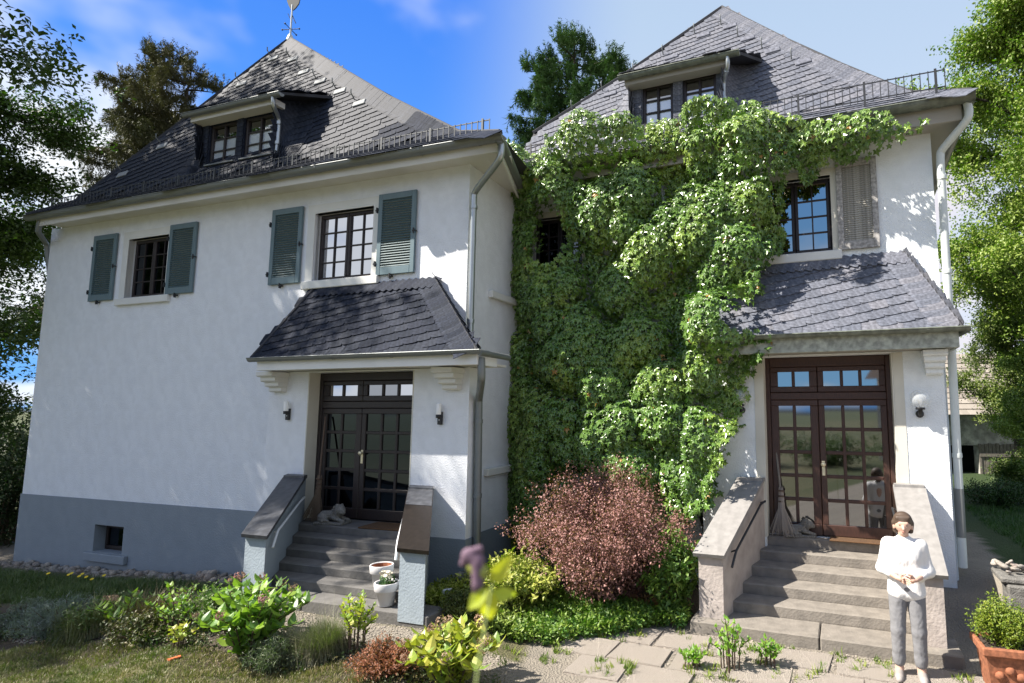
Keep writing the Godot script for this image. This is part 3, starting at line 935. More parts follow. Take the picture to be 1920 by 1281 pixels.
	for q in hooks:
		var p: Vector3 = roof_at.call(q[0], q[1])
		s = mb()
		tube(s, [p, p + N * 0.05, p + N * 0.16 + V * 0.03, p + N * 0.20 + V * 0.10], 0.012, 6)
		build(s, "roof_hook", M.zinc, H)
		s = mb()
		var c := p + v3(0.20, -0.16, 0) + N * 0.0
		c = roof_at.call(c.x, c.y) + N * 0.03
		cbox(s, v3(-0.14, -0.075, 0), v3(0.14, 0.075, 0.03), 0.01, Transform3D(Basis(Vector3.RIGHT, V, N) * Basis(Vector3.BACK, 0.16), c))
		build(s, "hook_plate", M.plate if left else M.slate_old[2], H)
	snow_guard(H, el + 0.35, er - 0.30, ye + (0.13 if left else 0.17), ze - (0.20 if left else 0.10), M.guard if left else M.iron, 0.245 if left else 0.30)
	dormer(H, left, list, slope, yk, zk, sm)
	porch(H, left, list)
	set_slates(list, H, M.slate if left else M.slate_old, [Color(0.026, 0.033, 0.052), Color(0.046, 0.054, 0.076)] if left else [Color(0.160, 0.172, 0.212), Color(0.230, 0.236, 0.272)])
	# downpipes
	if left:
		pipe(H, [v3(0.86, 7.2, 0.50), v3(0.86, 6.98, 0.50), v3(0.17, 6.62, 0.12), v3(0.17, 1.3, 0.12), v3(0.17, 0.5, 0.12)], 0.05, M.zinc_bright, [6.4, 4.55, 2.2])
		pipe(H, [v3(-10.4, 7.2, 0.45), v3(-10.5, 7.0, 0.42), v3(-10.98, 6.85, 0.02), v3(-10.98, 6.2, -0.1)], 0.05, M.zinc, [])
		pipe(H, [v3(0.80, 3.9, 0.80), v3(0.80, 3.62, 0.78), v3(0.42, 3.32, 0.22), v3(0.42, 0.5, 0.16)], 0.055, M.zinc, [3.0, 1.9])
		for q in [[5.2, 6.4, -1.15], [2.2, 3.4, -1.15]]:    # windows of the right-hand side
			s = mb()
			cbox(s, v3(0.0, q[0] - 0.12, q[2] - 0.5), v3(0.09, q[0], q[2] + 0.5), 0.01)
			build(s, "window_sill", M.trim, H)
	else:
		pipe(H, [v3(0.42, 6.34, 0.42), v3(0.42, 6.12, 0.42), v3(0.10, 5.78, 0.12), v3(0.07, 2.6, 0.12), v3(0.04, -0.1, 0.12)], 0.055, M.pipe_white, [5.4, 4.0, 1.4])
		s = mb()
		tube(s, [v3(0.045, 0.30, 0.12), v3(0.05, 0.95, 0.12)], 0.06, 12)
		build(s, "pipe_foot", M.zinc, H)
	return H

func dormer(H: Node3D, left: bool, list: Array, slope: float, yk: float, zk: float, sm: Mesh) -> void:
	var z := -0.1
	var xa: float = -6.46 if left else -4.79; var xb: float = -4.36 if left else -3.10
	var wins: Array = [[-6.24, 8.08, -5.50, 8.93], [-5.29, 8.08, -4.50, 8.93]] if left else [[-4.58, 7.12, -4.00, 7.90], [-3.82, 7.12, -3.22, 7.90]]
	var y1: float = 9.10 if left else 8.02
	var y0: float = 7.55 if left else 6.65
	var rz := func(y: float) -> float: return zk - (y - yk) / slope
	var s := mb()
	pierced(s, xa, xb, y0, y1, z, 0.2, wins)
	var D := build(s, "dormer", M.slate[1] if left else M.slate_old[0], H)
	for w in wins:
		# frame and panes of each dormer window
		s = mb()
		var a: float = w[0]; var b: float = w[1]; var c: float = w[2]; var d: float = w[3]
		for q in [[a, b, c, b + 0.05], [a, d - 0.05, c, d], [a, b + 0.05, a + 0.055, d - 0.05], [c - 0.055, b + 0.05, c, d - 0.05], [(a + c) / 2 - 0.022, b + 0.05, (a + c) / 2 + 0.022, d - 0.05]]:
			cbox(s, v3(q[0], q[1], z - 0.10), v3(q[2], q[3], z - 0.03), 0.005)
		for j in [1, 2]:
			var y: float = b + 0.05 + (d - b - 0.1) * j / 3.0
			box(s, v3(a + 0.055, y - 0.012, z - 0.095), v3(c - 0.055, y + 0.012, z - 0.04))
		build(s, "window_frame", M.wood_dark, D)
		for i in 2:
			for j in 3:
				var hx: float = (c - a - 0.11) / 4 - 0.012; var hy: float = (d - b - 0.1) / 6
				s = mb()
				box(s, v3(-hx, -hy, -0.003), v3(hx, hy, 0.003))
				var p := build(s, "pane", M.pane_sky if j < 2 else M.glass_mid, D)
				p.position = v3(a + 0.055 + hx + i * (2 * hx + 0.046), b + 0.05 + hy * (2 * j + 1), z - 0.075)
		s = mb()
		cbox(s, v3(a - 0.03, b - 0.035, z - 0.06), v3(c + 0.03, b - 0.004, z + 0.07), 0.005)
		build(s, "window_sill", M.zinc, D)
		s = mb()
		box(s, v3(a + 0.0, b, z - 0.19), v3(c, d, z - 0.17))
		build(s, "blind", M.pane_blind, D)
	# slates on the posts beside the windows
	var nar := slate_mesh(0.16, 0.14, 0.016, 0.003)
	for x in [(xa + wins[0][0]) / 2, (wins[0][2] + wins[1][0]) / 2]:
		for k in 9:
			list.append({"t": Transform3D(Basis(), v3(x, wins[0][1] - 0.02 + k * 0.10, z)), "part": D, "mesh": nar})
	# roof of the dormer: shallow, out to its own gutter
	var ze := 0.20
	var ya: float = y1 + 0.0
	var sl := 0.42
	var zt: float = zk - (ya + sl * ze - yk) / slope
	zt = (zk + (yk - ya - sl * ze) / slope) / (1.0 - sl / slope)
	var yt := ya + sl * (ze - zt)
	s = mb()
	hexa(s, [v3(xa - 0.12, ya - 0.05, ze), v3(xb + 0.30, ya - 0.05, ze), v3(xb + 0.62, yt - 0.05, zt - 0.1), v3(xa - 0.1, yt - 0.05, zt - 0.1), v3(xa - 0.12, ya, ze), v3(xb + 0.30, ya, ze), v3(xb + 0.62, yt + 0.02, zt - 0.1), v3(xa - 0.1, yt + 0.02, zt - 0.1)])
	build(s, "dormer_roof", M.slate_under, H)
	var V := v3(0, sl, -1).normalized()
	slate_places(v3(0, ya + 0.005, ze), Vector3.RIGHT, V, [Vector2(xa - 0.12, -0.02), Vector2(xb + 0.30, -0.02), Vector2(xb + 0.55, (ze - zt) * 1.08), Vector2(xa - 0.1, (ze - zt) * 1.08)], 0.235, 0.155, 5.0, list, D, sm)
	s = mb()
	box(s, v3(xa - 0.05, ya - 0.16, z + 0.002), v3(xb + 0.10, ya - 0.052, ze - 0.07))
	build(s, "dormer_eave", M.soffit if left else M.soffit_old, H)
	gutter(H, xa - 0.14, xb + 0.34, ya - 0.03, ze, 0.065, M.zinc if left else M.zinc_green)
	pipe(H, [v3(xb + 0.13, ya - 0.06, ze), v3(xb + 0.13, ya - 0.22, ze - 0.03), v3(xb + 0.02, ya - 0.38, z + 0.05), v3(xb + 0.02, y0 + 0.45, z + 0.05)], 0.036, M.zinc_bright, [y0 + 0.7, y0 + 1.1])
	# slated cheeks that sweep out into the roof
	for side: float in [1.0, -1.0]:
		var x: float = xb if side > 0 else xa
		var F := func(v: float) -> Vector3: return v3(x, lerpf(y0 + 0.25, y1 - 0.02, v), z)
		var E := func(v: float) -> Vector3:
			var y := lerpf(y0 + 0.18, yt, v)
			return v3(x + side * lerpf(0.62, 0.40, v), y, rz.call(y) + 0.02)
		var P := func(u: float, v: float) -> Vector3:
			var f: Vector3 = F.call(v); var e: Vector3 = E.call(v)
			var m := v3(x + side * 0.03, lerpf(f.y, e.y, 0.5), lerpf(f.z, e.z, 0.72))
			return f.lerp(m, u).lerp(m.lerp(e, u), u)
		s = mb()
		s.set_smooth_group(0)
		for i in 6:
			for j in 5:
				var q := [P.call(i / 6.0, j / 5.0), P.call((i + 1) / 6.0, j / 5.0), P.call((i + 1) / 6.0, (j + 1) / 5.0), P.call(i / 6.0, (j + 1) / 5.0)]
				if side > 0: quad(s, q[0], q[1], q[2], q[3])
				else: quad(s, q[3], q[2], q[1], q[0])
		build(s, "cheek", M.slate_under, D)
		var rows := 10; var cols := 8
		for j in rows:
			for i in cols:
				var u := (i + 0.5 * (j % 2)) / cols; var v := (j - 0.6) / rows
				v = maxf(v, 0.0)
				var p: Vector3 = P.call(u, v)
				var du: Vector3 = (P.call(minf(u + 0.05, 1.0), v) - P.call(maxf(u - 0.05, 0), v)).normalized() * side
				var dv: Vector3 = (P.call(u, minf(v + 0.05, 1)) - P.call(u, maxf(v - 0.05, 0))).normalized()
				var n := du.cross(dv).normalized()
				list.append({"t": Transform3D(Basis(du, n.cross(du).normalized(), n) * Basis(Vector3.BACK, rr(-0.05, 0.05)), p + n * 0.004), "part": D, "mesh": slate_small})

var slate_small: ArrayMesh

func porch(H: Node3D, left: bool, list: Array) -> void:
	var z: float = 0.35 if left else 0.252
	var x0: float = -3.65 if left else -3.50; var x1: float = 0.33 if left else -0.06
	var ya: float = 0.30 if left else -0.9; var yb: float = 3.81 if left else 2.86
	var door: Array = [-2.79, 1.394, -0.67, 3.79] if left else [-2.54, 0.135, -0.70, 2.845]
	var s := mb()
	if left:
		pierced(s, x0, x1, 1.293, yb, z, z - 0.002, [[door[0], 1.293, door[2], door[3]]])
		build(s, "porch_wall", M.render, H)
		s = mb()
		box(s, v3(door[2] + 0.02, ya, 0.002), v3(x1 + 0.015, 1.29, z + 0.015))
		build(s, "porch_plinth", M.plinth, H)
		s = mb()
		box(s, v3(x0, ya, 0.022), v3(door[0] - 0.02, 1.29, z + 0.015))
		build(s, "porch_plinth", M.plinth, H)
	else:
		pierced(s, x0, x1, ya, yb, z, z - 0.002, [[door[0], ya, door[2], door[3]]])
		build(s, "porch_wall", M.render_old, H)
	s = mb()   # plain rendered reveals
	box(s, v3(door[0] - 0.001, door[1], -0.05), v3(door[0] + 0.02, door[3] - 0.001, z + 0.004))
	build(s, "door_reveal", M.reveal, H)
	s = mb()
	box(s, v3(door[2] - 0.02, door[1], -0.05), v3(door[2] + 0.001, door[3] - 0.001, z + 0.004))
	build(s, "door_reveal", M.reveal, H)
	if not left:
		s = mb()
		box(s, v3(door[2] + 0.002, door[1], z + 0.001), v3(door[2] + 0.13, door[3], z + 0.008))
		box(s, v3(door[0] - 0.12, door[1], z + 0.001), v3(door[0] - 0.002, door[3], z + 0.008))
		build(s, "door_surround", M.reveal, H)
	if left: glazed_door(H, -2.775, 1.40, -0.69, 3.785, 0.10, M.wood_dark, [M.glass_dark], [M.glass, M.glass_mid], 0.44)
	else: glazed_door(H, -2.525, 0.14, -0.715, 2.84, -0.03, M.wood_brown, [M.glass_mid], [M.glass_warm], 0.43)
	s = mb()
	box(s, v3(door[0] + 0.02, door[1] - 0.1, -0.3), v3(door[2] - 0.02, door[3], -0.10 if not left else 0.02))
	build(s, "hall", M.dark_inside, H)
	# porch roof
	var top: float = 5.303 if left else 4.35
	var ye: float = 3.99 if left else 3.10; var ze: float = 0.95 if left else 0.807
	var tl: float = -3.134 if left else -2.78; var tr: float = -0.591 if left else -0.454
	var bl: float = -3.37 if left else -3.45; var br: float = 0.824 if left else 0.102
	var wl: float = -3.6 if left else -3.5; var wr: float = 0.36 if left else -0.06
	s = mb()
	face(s, [v3(bl, ye, ze), v3(br, ye, ze), v3(tr, top, 0.01), v3(tl, top, 0.01)])
	face(s, [v3(br, ye, ze), v3(wr, ye, 0.01), v3(tr, top, 0.01)])
	face(s, [v3(wl, ye, 0.01), v3(bl, ye, ze), v3(tl, top, 0.01)])
	face(s, [v3(wl, ye, 0.01), v3(wr, ye, 0.01), v3(br, ye, ze), v3(bl, ye, ze)])
	var R := build(s, "porch_roof", M.slate_under, H)
	var V := v3(0, top - ye, -ze).normalized()
	var h := v3(0, top - ye, ze).length()
	var N := Vector3.RIGHT.cross(V)
	var sm := slate_mesh(0.225, 0.30)
	var flat := slate_mesh(0.26, 0.26)
	slate_places(v3(0, ye, ze), Vector3.RIGHT, V, [Vector2(bl, 0.12), Vector2(br - 0.15, 0.12), Vector2(tr - 0.13, h - 0.10), Vector2(tl, h - 0.10)], 0.225, 0.165, 14.0, list, R, sm)
	for i in int((br - bl) / 0.26):
		list.append({"t": Transform3D(Basis(Vector3.RIGHT, V, N), v3(bl + 0.13 + i * 0.26, ye, ze) - V * 0.03), "part": R, "mesh": flat})
	for i in int((tr - tl) / 0.13):    # top course, laid on edge
		list.append({"t": Transform3D(Basis(Vector3.RIGHT, V, N) * Basis(Vector3.BACK, -0.45), v3(tl + 0.16 + i * 0.13, ye, ze) + V * (h - 0.24) + N * 0.02), "part": R, "mesh": slate_mesh(0.17, 0.27) if i == 0 else list[-1].mesh})
	var a := v3(br, ye, ze); var b := v3(tr, top, 0.01)
	var d := (b - a).normalized()
	var nar := slate_mesh(0.17, 0.32, 0.026, 0.012)
	for i in int(a.distance_to(b) / 0.115):
		var low := (N.cross(d) * -1.0).normalized()
		if low.x < 0: low = -low
		var y := (low * -1.0 + d * 0.25).normalized()
		list.append({"t": Transform3D(Basis(y.cross(N).normalized(), y, N).orthonormalized(), a + d * (0.08 + i * 0.115) - y * 0.0 + N * 0.012), "part": R, "mesh": nar})
	var nr := (v3(wr, ye, 0.01) - a).cross(b - a).normalized()    # the narrow right-hand slope
	for i in int(a.distance_to(b) / 0.19):
		var k := i * 0.19 / a.distance_to(b)
		var p := v3(lerpf((br + wr) / 2, tr, k), lerpf(ye, top, k), lerpf(ze / 2, 0.01, k))
		list.append({"t": Transform3D(Basis((v3(wr, ye, 0.01) - a).normalized(), nr.cross((v3(wr, ye, 0.01) - a).normalized()), nr).scaled_local(v3(maxf(0.4, 3.4 * (1 - k)), 1, 1)), p), "part": R, "mesh": flat})
	s = mb()
	tube(s, [a + N * 0.02, b + N * 0.02], 0.028, 6, false)
	build(s, "hip_ridge", M.slate_under, R)
	s = mb()
	tube(s, [v3(bl, ye, ze) + N * 0.02, v3(tl, top, 0.01) + N * 0.02], 0.03, 6, false)
	build(s, "hip_ridge", M.slate_under, R)
	# fascia, soffit, gutter, corbels
	var fb: float = 3.80 if left else 2.845
	s = mb()
	cbox(s, v3(bl + 0.05, fb, ze - 0.09), v3(br - 0.03, ye - 0.02, ze - 0.05), 0.006)
	box(s, v3(br - 0.07, fb + 0.002, z + 0.004), v3(br - 0.031, ye - 0.022, ze - 0.091))
	box(s, v3(bl + 0.051, fb + 0.002, 0.004), v3(bl + 0.09, ye - 0.022, ze - 0.091))
	build(s, "porch_fascia", M.fascia_white if left else M.fascia_old, H)
	s = mb()
	box(s, v3(bl + 0.091, fb + 0.02, 0.004), v3(br - 0.071, fb + 0.05, ze - 0.091))
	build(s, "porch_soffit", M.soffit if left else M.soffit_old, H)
	gutter(H, bl - 0.02, br + 0.09, ye + 0.0, ze + 0.03, 0.055, M.zinc if left else M.zinc_green)
	s = mb()
	tube(s, [v3(br + 0.06, ye - 0.03, ze + 0.03), v3(br + 0.02, ye - 0.03, 0.1)], 0.045, 8)
	build(s, "side_gutter", M.zinc if left else M.zinc_green, H)
	for q in ([[-3.58, -3.22], [-0.12, 0.24]] if left else [[-0.34, -0.04]]):
		s = mb()
		var n := 4
		for i in n:
			var y1 := fb - 0.002 - i * 0.082
			var zz := z + 0.34 - i * 0.075
			prism(s, [Vector2(z + 0.001, y1 - 0.082), Vector2(zz - 0.03, y1 - 0.082), Vector2(zz, y1 - 0.06), Vector2(zz, y1 - 0.002), Vector2(z + 0.001, y1 - 0.002)], 0.0, q[1] - q[0] - i * 0.03, Transform3D(Basis(v3(0, 0, 1), Vector3.UP, v3(-1, 0, 0)), v3(q[1] - i * 0.015, 0, 0)))
		build(s, "corbel", M.trim if left else M.render_old, H)

# ---------------------------------------------------------------- stairs
func stairs(left: bool) -> void:
	var t: Transform3D = LT if left else RT
	var S := thing("entrance_stairs", "grey basalt stairs between blue-grey painted side walls with dark copings" if left else "weathered brown basalt stairs between beige side walls at ivy house", "stairs", t, "entrance stairs of the houses")
	var rise: float = 0.115 if left else 0.14
	var run: float = 0.272 if left else 0.362
	var z0: float = 0.62 if left else 0.16
	var ytop: float = 1.394 if left else 0.135
	var xi := func(z: float) -> float: return (-2.62 + (z - 0.5) * 0.68) if left else (-2.57 - (z - 0.3) * 0.19)
	var xr := func(z: float) -> float: return (-0.54 + (z - 0.5) * 0.70) if left else -0.745
	var step_mat: Material = M.basalt if left else M.basalt_old
	for i in 5:
		var z: float = z0 + run * i
		var y := ytop - rise * i
		var zb: float = (0.02 if i == 0 else z - run - 0.03)
		var s := mb()
		# a block with a worn, slightly uneven front edge
		var n := 14
		s.set_smooth_group(-1)
		var prev := []
		for k in n + 1:
			var x: float = lerpf(xi.call(z), xr.call(z), k / float(n))
			var xb: float = lerpf(xi.call(zb), xr.call(zb), k / float(n))
			var w := noise.get_noise_2d(x * 60 + i * 40, i * 17.0) * 0.006
			var c := 0.012 + absf(noise.get_noise_2d(x * 140 + i * 9, 5.0)) * 0.014
			var row := [v3(xb, y, zb), v3(x, y + w * 0.4, z - c), v3(x, y - c, z + w), v3(x, y - rise + 0.012, z + w), v3(x, y - rise - 0.06, z - 0.012), v3(xb, y - rise - 0.06, zb)]
			if k > 0:
				for e in 5: quad(s, prev[e + 1], row[e + 1], row[e], prev[e])
			else: face(s, row)
			if k == n: face(s, [row[5], row[4], row[3], row[2], row[1], row[0]])
			prev = row
		build(s, "step", step_mat, S)
	# the bottom slab, in two stones
	var zf: float = z0 + run * 5 + 0.03 if left else 2.10
	var y := ytop - rise * 5
	var cutx: float = -0.95 if left else -1.75
	var xl: float = (xi.call(zf) - 0.40) if left else -3.27
	var xrr: float = xr.call(zf) + 0.42 if left else -0.30
	for q in [[xl, cutx - 0.006], [cutx + 0.006, xrr]]:
		var s := mb()
		cbox(s, v3(q[0], y - 0.22, z0 + run * 4 - 0.05 - (0.0 if left else 0.0)), v3(q[1], y + (0.0 if q[0] == xl else -0.004), zf), 0.014)
		build(s, "bottom_step", step_mat, S)
	# side walls with sloping copings
	for side in 2:
		var zb: float = 0.36 if left else 0.262
		var zq: float = 2.02 if left else 1.93
		var zt: float = 0.52 if left else 0.38
		var yt: float = [2.05, 1.97][side] if left else 0.94
		var yq: float = 1.53 if left else 0.20
		var w: float = 0.36 if left else 0.31
		var xa := func(zz: float) -> float: return (xi.call(zz) - w) if side == 0 else xr.call(zz)
		var bottom: float = y - 0.1 if left else y - 0.02
		var s := mb()
		var prof := [Vector2(zb, bottom), Vector2(zq, bottom), Vector2(zq, yq), Vector2(zt, yt), Vector2(zb, yt)]
		var A := []; var B := []
		for p in prof:
			A.append(v3(xa.call(p.x), p.y, p.x)); B.append(v3(xa.call(p.x) + w, p.y, p.x))
		face(s, [A[4], A[0], A[1], A[2], A[3]])
		face(s, [B[0], B[4], B[3], B[2], B[1]])
		for k in 5: quad(s, A[(k + 1) % 5], A[k], B[k], B[(k + 1) % 5])
		build(s, "side_wall", M.cheek if left else M.cheek_old, S)
		var slab := func(p0: Vector2, p1: Vector2, th: float, ov: float, called: String, m: Material):
			var d := (p1 - p0).normalized()
			var n := Vector2(-d.y, d.x)
			if n.y < 0: n = -n
			var st := mb()
			var P := []
			for q in [p0, p1, p1 + n * th, p0 + n * th]:
				P.append([v3(xa.call(q.x) - ov, q.y, q.x), v3(xa.call(q.x) + w + ov, q.y, q.x)])
			hexa(st, [P[1][0], P[1][1], P[0][1], P[0][0], P[2][0], P[2][1], P[3][1], P[3][0]])
			return build(st, called, m, S)
		var dir := (Vector2(zq, yq) - Vector2(zt, yt)).normalized()
		var off := Vector2(0, 0.003)
		slab.call(Vector2(zt, yt) + off - dir * 0.02, Vector2(zq, yq) + off + dir * 0.06, 0.05, 0.045, "coping", (M.coping_wet if side == 1 else M.coping) if left else M.coping_old)
		if left and side == 1: slab.call(Vector2(zt, yt) + Vector2(0, 0.056) - dir * 0.015, Vector2(zt, yt) + Vector2(0, 0.056) + dir * 0.55, 0.004, 0.035, "dry_patch", M.coping)
		slab.call(Vector2(zb + 0.01, yt + 0.012), Vector2(zt + 0.06, yt + 0.012), 0.055, 0.03, "coping_end", M.coping if left else M.coping_old)
		# handrail fixed to the inner face
		var hx := func(zz: float) -> float: return (xa.call(zz) + w + 0.07) if side == 0 else (xa.call(zz) - 0.07)
		var hp := []
		for q in [[zt + 0.05, yt - 0.26], [zt + 0.28, yt - 0.29], [zq - 0.3, yq + 0.02], [zq - 0.12, yq - 0.16]]:
			hp.append(v3(hx.call(q[0]), q[1], q[0]))
		s = mb()
		var c := Curve3D.new()
		for k in hp.size():
			var tt := Vector3()
			if k > 0 and k < hp.size() - 1: tt = (hp[k + 1] - hp[k - 1]).normalized() * 0.07
			c.add_point(hp[k], -tt, tt)
		tube(s, Array(c.tessellate(4, 4)), 0.016, 8)
		for p in [hp[0], hp[2]]:
			tube(s, [p, p + v3(-0.075 if side == 0 else 0.075, -0.03, 0)], 0.011, 6)
		build(s, "handrail", M.steel_white if left else M.iron, S)

# ---------------------------------------------------------------- plants
func leaf_mesh(l: float, w: float, fold := 0.12, droop := 0.2) -> ArrayMesh:   # an oval, pointed leaf folded along its midrib, lying along +y
	var s := mb()
	var prev := []
	for i in 6:
		var t := i / 5.0
		var hw := w * 0.5 * sin(PI * pow(t, 0.75)) * (1.0 if i < 5 else 0.0) + (0.001 if i == 0 else 0.0)
		var c := v3(0, l * t, -droop * l * t * t)
		var row := [c + v3(-hw, 0, fold * hw * 2.0), c, c + v3(hw, 0, fold * hw * 2.0)]
		if i > 0:
			quad(s, prev[0], prev[1], row[1], row[0]); quad(s, prev[1], prev[2], row[2], row[1])
		prev = row
	s.generate_normals()
	return s.commit()

func ivy_mesh(r: float) -> ArrayMesh:   # five-lobed leaf
	var s := mb()
	var rad := [0.35, 0.62, 0.42, 0.85, 0.48, 1.10, 0.48, 0.85, 0.42, 0.62, 0.35]
	var pts := []
	for i in 11:
		var a := deg_to_rad(-250.0 + i * 32.0)
		pts.append(v3(cos(a), sin(a), 0) * rad[i] * r + v3(0, 0, -0.10 * r if i % 2 else 0.08 * r))
	for i in 10: tri(s, v3(0, 0, 0.05 * r), pts[i], pts[i + 1])
	s.generate_normals()
	return s.commit()

func cluster_mesh(n: int, spread: float, l: float, w: float, sd: int, flat := 0.7) -> ArrayMesh:   # a spray of n leaves
	var g := RandomNumberGenerator.new()
	g.seed = sd
	var s := mb()
	for i in n:
		var p := v3(g.randf_range(-1, 1), g.randf_range(-1, 1) * flat, g.randf_range(-1, 1)) * spread
		var b := Basis.from_euler(v3(g.randf_range(-1.1, 1.1), g.randf_range(0, TAU), g.randf_range(-0.9, 0.9)))
		var t := Transform3D(b, p)
		var sc := g.randf_range(0.7, 1.15)
		var a := t * v3(0, 0, 0); var c := t * v3(0, -0.16 * l, l * sc); var m1 := t * v3(-w * sc / 2, 0.05 * l, l * 0.45 * sc); var m2 := t * v3(w * sc / 2, 0.05 * l, l * 0.45 * sc); var m := t * v3(0, -0.02 * l, l * 0.5 * sc)
		tri(s, a, m, m1); tri(s, a, m2, m); tri(s, m1, m, c); tri(s, m, m2, c)
	s.generate_normals()
	return s.commit()

func needle_mesh(sd: int, l: float) -> ArrayMesh:    # a hanging spruce spray
	var g := RandomNumberGenerator.new()
	g.seed = sd
	var s := mb()
	for i in 26:
		var t := g.randf()
		var p := v3(g.randf_range(-0.05, 0.05), -l * t, g.randf_range(-0.05, 0.05))
		var a := g.randf() * TAU
		var d := v3(cos(a), g.randf_range(-1.0, 0.1), sin(a)).normalized() * l * lerpf(0.34, 0.16, t)
		var side := d.cross(Vector3.UP).normalized() * 0.020
		tri(s, p - side, p + side, p + d)
	s.generate_normals()
	return s.commit()

func tuft_mesh(sd: int, n: int, h: float, spread: float, wid := 0.006) -> ArrayMesh:   # grass blades
	var g := RandomNumberGenerator.new()
	g.seed = sd
	var s := mb()
	for i in n:
		var p := v3(g.randf_range(-1, 1), 0, g.randf_range(-1, 1)) * spread
		var a := g.randf() * TAU
		var hh := h * g.randf_range(0.5, 1.1)
		var lean := v3(cos(a), 0, sin(a)) * hh * g.randf_range(0.1, 0.9)
		var side := v3(-sin(a), 0, cos(a)) * wid * 0.5
		var m := p + lean * 0.35 + v3(0, hh * 0.6, 0)
		quad(s, p - side, p + side, m + side * 0.8, m - side * 0.8)
		tri(s, m - side * 0.8, m + side * 0.8, p + lean + v3(0, hh, 0))
	s.generate_normals()
	return s.commit()

func rand_basis(sc: float) -> Basis:
	return Basis.from_euler(v3(rr(-0.5, 0.5), rr(0, TAU), rr(-0.5, 0.5))).scaled(Vector3.ONE * sc)

func tree(called: String, label: String, at: Vector3, h: float, r: float, from: float, trunk: float, mesh: Mesh, per_tip: int, size: float, ca: Color, cb: Color, group := "", lean := Vector3.ZERO) -> Node3D:
	var o := thing(called, label, "tree", Transform3D(Basis(), at), group)
	var s := mb()
	var path := []; var rad := []
	for i in 8:
		var t := i / 7.0
		path.append(v3(rr(-0.12, 0.12), h * 0.9 * t, rr(-0.12, 0.12)) * (0.0 if i == 0 else 1.0) + v3(0, h * 0.9 * t * (1.0 if i == 0 else 0.0), 0) + lean * t)
		rad.append(trunk * lerpf(1.15, 0.12, t))
	tube(s, path, rad, 9)
	build(s, "trunk", M.bark, o)
	s = mb()
	var places := []; var cols := []
	var nl := 15
	for i in nl:
		var t := (i + rr(0.1, 0.9)) / nl
		var y := lerpf(from, 0.97, t) * h
		var az := i * 2.4 + rr(-0.4, 0.4)
		var k := clampf(y / (h * 0.9), 0, 1)
		var b: Vector3 = path[int(k * 6.99)].lerp(path[min(int(k * 6.99) + 1, 7)], k * 7 - int(k * 6.99))
		var len := r * sqrt(maxf(0.06, 1.0 - pow(absf(t - 0.38) / 0.66, 2.0))) * rr(0.75, 1.12)
		var e := b + v3(cos(az), rr(0.15, 0.65), sin(az)) * len
		var mid := b.lerp(e, 0.5) + v3(rr(-0.2, 0.2), rr(0, 0.3), rr(-0.2, 0.2)) * len * 0.4
		tube(s, [b, mid, e], [trunk * 0.30 * (1.2 - t), trunk * 0.16, trunk * 0.05], 5)
		for j in 6:
			var p := b.lerp(mid, j / 2.0) if j < 2 else mid.lerp(e, (j - 2) / 3.0)
			var q := p + v3(rr(-1, 1), rr(-0.45, 0.7), rr(-1, 1)).normalized() * len * rr(0.25, 0.5)
			tube(s, [p, p.lerp(q, 0.5) + v3(0, 0.05, 0), q], [trunk * 0.06, trunk * 0.04, trunk * 0.015], 4)
			for u in 4:
				var w := p.lerp(q, rr(0.35, 1.0)) + v3(rr(-1, 1), rr(-0.8, 0.8), rr(-1, 1)) * r * 0.17
				var tone := rng.randf()
				for v in per_tip:
					var g := v3(rng.randfn(), rng.randfn() * 0.7, rng.randfn()) * r * 0.095
					places.append(Transform3D(rand_basis(size * rr(0.7, 1.25)), w + g))
					cols.append(ca.lerp(cb, clampf(tone * 0.6 + rng.randf() * 0.4, 0, 1)))
	for i in int(places.size() * 0.35):     # loose foliage between the limbs
		var d := v3(rng.randfn(), rng.randfn(), rng.randfn()).normalized()
		var q := pow(rng.randf(), 0.4)
		var y := lerpf(from, 1.0, 0.5) * h + d.y * q * h * (1.0 - from) * 0.5
		var t := (y / h - from) / (1.0 - from)
		var w := r * 0.95 * sqrt(maxf(0.04, 1.0 - pow(absf(t - 0.42) / 0.62, 2.0)))
		var p := v3(d.x * q * w, y, d.z * q * w) + lean * y / h
		var g := noise.get_noise_3d((p.x + at.x) * 55, p.y * 55, (p.z + at.z) * 55)
		if g < -0.02: continue
		places.append(Transform3D(rand_basis(size * rr(0.7, 1.2)), p))
		cols.append(ca.lerp(cb, clampf(g + rng.randf() * 0.6, 0, 1)))
	build(s, "limbs", M.bark, o)
	multi("crown", mesh, M.leaf, o, places, cols)
	return o

